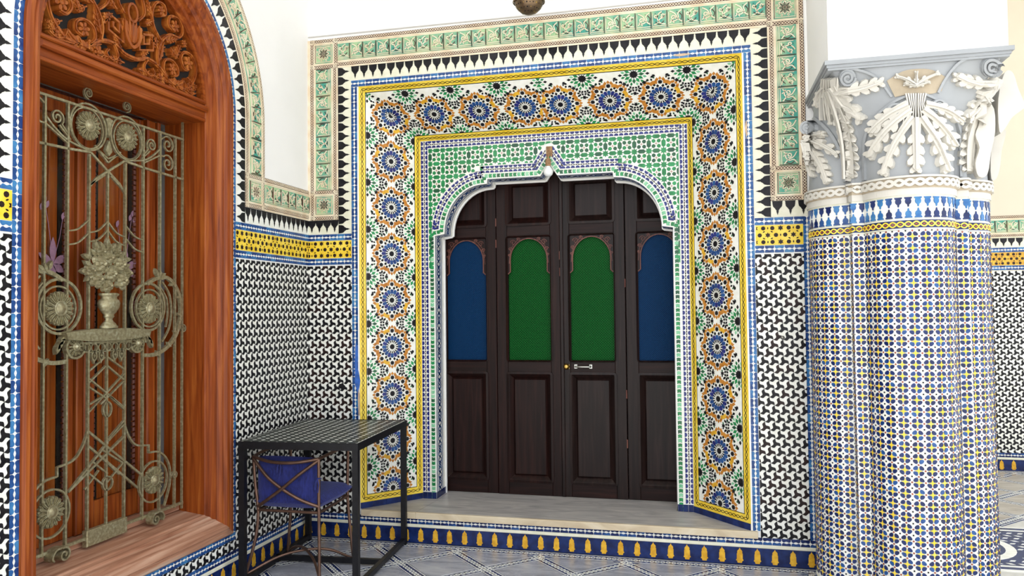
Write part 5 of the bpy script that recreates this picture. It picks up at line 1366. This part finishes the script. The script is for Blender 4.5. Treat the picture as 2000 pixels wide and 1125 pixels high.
# ------------------------------------------------------------------ floor: marble diamonds between interlaced bands
G_ = .545; GX0, GY0 = .30, -.41
def region(x, y): return (-.2 < x < 4.6 and -3.4 < y < .3) or (3.3 < x < 8.2 and -.6 < y < FAR_Y + .2)
side = .385 / 2 - .040; dg = side * math.sqrt(2)
pm = {}
for nm in ('marble_floor', 'marble_far'):
    b = MB(); b.prism([(dg, 0), (0, dg), (-dg, 0), (0, -dg)], -.006, 0, 0, bev=.0015); pm[nm] = b.mesh('marble_slab', [nm])
for i in range(-2, 18):
    for j in range(-8, 8):
        for (ox, oy) in ((G_ / 2, 0), (0, G_ / 2)):
            x, y = GX0 + i * G_ + ox, GY0 + j * G_ + oy
            if not region(x, y): continue
            if y > -.10 - .17 and x < 3.45 and y < .3:
                if y > -.11: continue
            if 4.1 < x and .12 < y < 1.25: continue
            far = x > 3.4 and y > -.1
            pl = [(x + dg, y), (x, y + dg), (x - dg, y), (x, y - dg)]
            cl = rect(.105, -9, 3.45, -.108) if not far else rect(3.52, -.3, 9, FAR_Y - .10)
            if x > 3.4 and not far: cl = rect(3.2, -9, 9, -.11)
            c, t = clip_poly(pl, cl)
            if len(c) < 3: continue
            if t:
                b = MB(); b.prism(c, -.006, 0, 0); b.build('marble_slab', ['marble_far' if far else 'marble_floor'], floor)
            else:
                o = link('marble_slab', pm['marble_far' if far else 'marble_floor'], floor); o.location = (x, y, random.uniform(-.0006, .0006))
fbm = MB()
def fband(p, q, w_=.080, k=0):
    L = math.hypot(q[0] - p[0], q[1] - p[1]); T, A = straight(p, math.atan2(q[1] - p[1], q[0] - p[0]))
    fbm.ribbon([p, q], w_, -.006, -.0012 + k, 0)
    for t in (-.030, .030): fbm.ribbon([T(0, t * w_ / .072), T(L, t * w_ / .072)], .0055, -.0012 + k, -.0004 + k, 1)
    n = max(4, int(L / .008))
    for ph in (0, PI): fbm.ribbon([T(L * i / n, .011 * w_ / .072 * math.sin(2 * PI * L * i / n / .066 + ph)) for i in range(n + 1)], .0085, -.0012 + k, -.0003 + k, 1)
def diag(x0, y0, x1, y1, cl, k=0):
    """clip a segment to a rectangle"""
    t0, t1 = 0.0, 1.0; dx, dy = x1 - x0, y1 - y0
    for p, q in ((-dx, x0 - cl[0]), (dx, cl[2] - x0), (-dy, y0 - cl[1]), (dy, cl[3] - y0)):
        if abs(p) < 1e-9: continue
        r = q / p
        if p < 0: t0 = max(t0, r)
        else: t1 = min(t1, r)
    if t1 - t0 > .01: fband((x0 + dx * t0, y0 + dy * t0), (x0 + dx * t1, y0 + dy * t1), k=k)
for i in range(-16, 26):
    x = GX0 + i * G_
    for cl in ((.105, -3.3, 3.45, -.108), (3.45, -1.2, 8, -.11), (3.6, 1.25, 8, FAR_Y - .1)):
        diag(x, GY0, x + 8, GY0 + 8, cl); diag(x, GY0, x - 8, GY0 - 8, cl); diag(x, GY0, x - 8, GY0 + 8, cl, .0002); diag(x, GY0, x + 8, GY0 - 8, cl, .0002)
fband((.0, -.062), (3.6, -.062), .09, .0001); fband((.062, -.1), (.062, -3.3), .09, .0003); fband((3.6, FAR_Y - .055), (8, FAR_Y - .055), .09, .0001)
fbm.build('interlace_band', ['tile_navy', 'tile_white'], floor, kind='stuff')
# geometric threshold panel with a medallion, beyond the column
b = MB(); b.box(3.55, 7.5, .20, 1.20, -.006, -.002, 0)
for y in (.255, 1.145): b.box(3.55, 7.5, y - .02, y + .02, -.002, -.0008, 1)
b.box(3.55, 7.5, .31, 1.09, -.002, -.0014, 1)
for cx in (4.27, 6.2):
    b.prism(ell(.33, .33, 36, cx, .70), -.0012, -.0006, 0); b.prism(ell(.27, .27, 36, cx, .70), -.0006, -.0002, 1); b.prism(starp(.25, .16, 12), 0, 0) if 0 else b.prism(place(starp(.25, .15, 12), cx, .70), -.0002, .0002, 0)
thr = b.build('threshold_panel', ['tile_white', 'tile_navy'], floor)
b = MB()
for i in range(60):
    for j in range(12):
        x, y = 3.6 + i * .066 + (j % 2) * .033, .34 + j * .063
        if min(math.hypot(x - 4.27, y - .70), math.hypot(x - 6.2, y - .70)) > .35: b.prism(place(kite(-.026, .026, .026, .5), x, y, .5 if j % 2 else -.5), -.0014, -.0004, 0)
b.build('threshold_pieces', ['tile_white'], thr, kind='stuff')
# ------------------------------------------------------------------ table
TR = R_(4.6)
table = empty('mosaic_table', (.425, -.515, 0), TR); tag(table, 'black metal table with dark green mosaic top standing in the corner', 'table')
TW, TD, TH = .716, .915, .822
b = MB(); b.bbox(-TW / 2 + .006, TW / 2 - .006, -TD / 2 + .006, TD / 2 - .006, TH - .030, TH - .002, .001); top = b.build('table_top', ['tile_white'], table)
mo = Mosaic(top, table.matrix_world if False else Matrix.Translation((.425, -.515, 0)) @ Matrix.Rotation(TR, 4, 'Z'), z0=TH - .002)
nx, ny = 13, 17; ux, uy = (TW - .03) / nx, (TD - .03) / ny
octo = [(-.5, -.22), (-.22, -.5), (.22, -.5), (.5, -.22), (.5, .22), (.22, .5), (-.22, .5), (-.5, .22)]
octo = [(x * (ux - .0015), y * (uy - .0015)) for x, y in octo]
pl = [(-TW / 2 + .015 + (i + .5) * ux, -TD / 2 + .015 + (j + .5) * uy, 0) for i in range(nx) for j in range(ny)]
mo.pieces('octagon_tile', octo, 'table_tile', pl, h=.002, bev=.0)
for i in range(1, nx):
    for j in range(1, ny): mo.joined(place([(.26 * ux, 0), (0, .26 * uy), (-.26 * ux, 0), (0, -.26 * uy)], -TW / 2 + .015 + i * ux, -TD / 2 + .015 + j * uy), 'tile_white', .0023)
mo.done('white_diamonds')
def tbar(name, x0, x1, y0, y1, z0, z1):
    b = MB(); b.bbox(x0, x1, y0, y1, z0, z1, .002); return b.build(name, ['black_metal'], table)
e = .034; X, Y = TW / 2, TD / 2
tbar('rim_bar', -X, X, -Y, -Y + .006, TH - .042, TH + .001); tbar('rim_bar', -X, X, Y - .006, Y, TH - .042, TH + .001); tbar('rim_bar', -X, -X + .006, -Y + .006, Y - .006, TH - .042, TH + .001); tbar('rim_bar', X - .006, X, -Y + .006, Y - .006, TH - .042, TH + .001)
for sx in (-1, 1):
    for sy in (-1, 1):
        x0 = sx * (X - .002) - (e if sx > 0 else 0); y0 = sy * (Y - .002) - (e if sy > 0 else 0); tbar('leg', x0, x0 + e, y0, y0 + e, 0, TH - .030)
tbar('floor_bar', X - .034, X - .004, -Y + .032, Y - .032, .012, .042); tbar('floor_bar', -X + .004, X - .034, -.02, .012, .012, .042); tbar('floor_bar', -X + .004, -X + .034, -Y + .032, Y - .032, .012, .042)

# ------------------------------------------------------------------ chair pushed under the table, back to the room
ch = empty('metal_chair', (.325, -.66, 0), R_(1.0)); tag(ch, 'bronze metal chair with crossed back bars and blue cushions tucked under table', 'chair')
def tubep(name, pts, r=.0095, k=6, closed=False):
    b = MB(); b.tube(smooth_path(pts, k, closed) if k else pts, r, 8, closed=closed); return b.build(name, ['bronze_tube'], ch)
W2, BY, FY = .208, -.205, .205
tubep('back_leg', [(W2, BY, .712), (W2, BY, .42), (W2 + .004, BY - .004, .2), (W2 + .006, BY - .008, 0)])
tubep('back_leg', [(-W2, BY, .712), (-W2 + .012, BY, .55), (-W2 + .03, BY, .40), (-W2 + .02, BY - .01, .25), (-W2 - .025, BY - .03, .06), (-W2 - .05, BY - .04, 0)])
tubep('front_leg', [(W2 - .01, FY, .70), (W2 - .015, FY, .42), (W2, FY + .005, .2), (W2 + .02, FY + .01, 0)]); tubep('front_leg', [(-W2 + .01, FY, .70), (-W2 + .015, FY, .42), (-W2, FY + .005, .2), (-W2 - .02, FY + .01, 0)])
tubep('top_rail', [(-W2, BY, .712), (-.10, BY - .03, .695), (0, BY - .038, .690), (.10, BY - .03, .695), (W2, BY, .712)], .010)
for s in (-1, 1): tubep('arm_rail', [(s * W2, BY, .712), (s * (W2 + .01), BY + .12, .722), (s * (W2 + .005), FY - .08, .724), (s * (W2 - .01), FY, .705)], .010)
tubep('cross_bar', [(-W2, BY, .700), (-.10, BY - .025, .60), (.02, BY - .032, .525), (.12, BY - .024, .475), (W2, BY, .440)], .010); tubep('cross_bar', [(W2, BY, .705), (.10, BY - .030, .625), (0, BY - .038, .545), (-.10, BY - .028, .475), (-W2 + .03, BY, .425)], .010)
for (p, q) in (((-W2 + .03, BY, .405), (W2, BY, .405)), ((W2, BY, .405), (W2 - .015, FY, .405)), ((-W2 + .03, BY, .405), (-W2 + .015, FY, .405)), ((-W2 + .015, FY, .405), (W2 - .015, FY, .405))): tubep('seat_rail', [p, q], .009, 0)
tubep('stretcher', [(W2 + .006, BY, .02), (.12, -.10, .10), (.0, 0, .135), (-.12, .10, .10), (-W2 - .015, FY, .02)], .008); tubep('stretcher', [(-W2 - .045, BY - .03, .03), (-.12, -.10, .10), (0, 0, .12), (.12, .10, .10), (W2 + .015, FY, .02)], .008)
def cushion(name, w_, d, th, fn, puff=1.0, tuft=()):
    b = MB(); n = 14
    def side_(sg):
        def f(i, j):
            x, y = (i - .5) * 2, (j - .5) * 2; prof = (max(0, 1 - abs(x) ** 5) * max(0, 1 - abs(y) ** 5)) ** .45
            h = th / 2 * prof
            for tx, ty in tuft: h *= 1 - .55 * math.exp(-((x - tx) ** 2 + (y - ty) ** 2) / .05)
            ed = 1 - .05 * (abs(x) * abs(y)) ** 3
            return fn(x * w_ / 2 * ed, y * d / 2 * ed, sg * h)
        b.grid(n, n, f)
    side_(1); side_(-1); return b.build(name, ['cushion_blue'], ch)
cushion('seat_cushion', .44, .47, .085, lambda x, y, z: (x + .004, y + .015, .455 + z), tuft=((0, 0),))
cushion('back_cushion', .385, .29, .085, lambda x, y, z: (x - .012, BY + .048 + z - .015 * math.cos(x * 6), .570 + y), tuft=((-.35, .3), (.35, .3), (-.35, -.35), (.35, -.35)))
for (x, z) in ((W2, .60), (-.03, .69)):
    b = MB(); b.tube([(x - .02, BY + .02, z), (x, BY - .016, z + .004), (x + .016, BY, z)], .004, 6); b.tube([(x, BY - .016, z), (x + .012, BY - .024, z - .03), (x + .004, BY - .022, z - .075)], .0035, 6); b.tube([(x, BY - .016, z), (x - .01, BY - .026, z - .03), (x - .012, BY - .024, z - .06)], .0035, 6)
    b.build('cushion_tie', ['cushion_blue'], ch)

# ------------------------------------------------------------------ pierced lantern
lan = empty('pierced_lantern', (1.70, -.40, 3.344)); tag(lan, 'pierced dark brass lantern hanging from the ceiling before the white wall', 'lantern')
b = MB(); pr = [(0, 0), (.02, .002), (.05, .016), (.075, .040), (.090, .075), (.096, .115), (.092, .155), (.075, .20), (.05, .235), (.03, .255), (.02, .29), (.008, .30)]
b.lathe(pr, 28); b.build('globe', ['lantern_metal'], lan)
b = MB(); bb = MB()
for j in range(9):
    t = .14 + j * .085; a = t * PI; r = .098 * math.sin(a); z = .112 - .112 * math.cos(a); n = max(5, int(2 * PI * r / .020))
    if z > .2: continue
    for i in range(n):
        th = 2 * PI * (i + .5 * (j % 2)) / n; nn = Vector((math.sin(a) * math.cos(th), math.sin(a) * math.sin(th), -math.cos(a))); c = Vector((0, 0, .112)) + Vector((nn.x * .0965, nn.y * .0965, nn.z * .1125))
        u = nn.orthogonal().normalized(); v = nn.cross(u); k = .0036 if (i + j) % 3 else .005
        (b if (i + j) % 4 else bb).add([tuple(c + (u * math.cos(q) + v * math.sin(q)) * k + nn * .0012) for q in [2 * PI * m / 6 for m in range(6)]], [list(range(6))])
b.build('pierced_holes', ['dark_gap'], lan, kind='stuff'); bb.build('pierced_sparkles', ['brass'], lan, kind='stuff')
b = MB(); b.lathe([(.093, .070), (.098, .074), (.098, .080), (.095, .084)], 28); b.lathe([(.097, .128), (.100, .132), (.097, .138)], 28); b.build('rib', ['lantern_metal'], lan)
b = MB(); b.tube([(0, 0, .30), (0, 0, 4.598 - 3.344)], .005, 6); b.lathe([(.035, 1.254), (.03, 1.235), (.006, 1.225)], 14); b.build('hanging_rod', ['lantern_metal'], lan)
# ------------------------------------------------------------------ thin cable over the frieze
b = MB(); b.tube(smooth_path([(.005, 3.507, .005), (.8, 3.503, .006), (1.7, 3.497, .006), (2.5, 3.500, .006), (3.3, 3.502, .006)], 8), .004, 6); o = b.build('wall_cable', ['wire_grey'], None, BK); tag(o, 'thin grey cable running along the wall above the tiled frieze', 'cable')
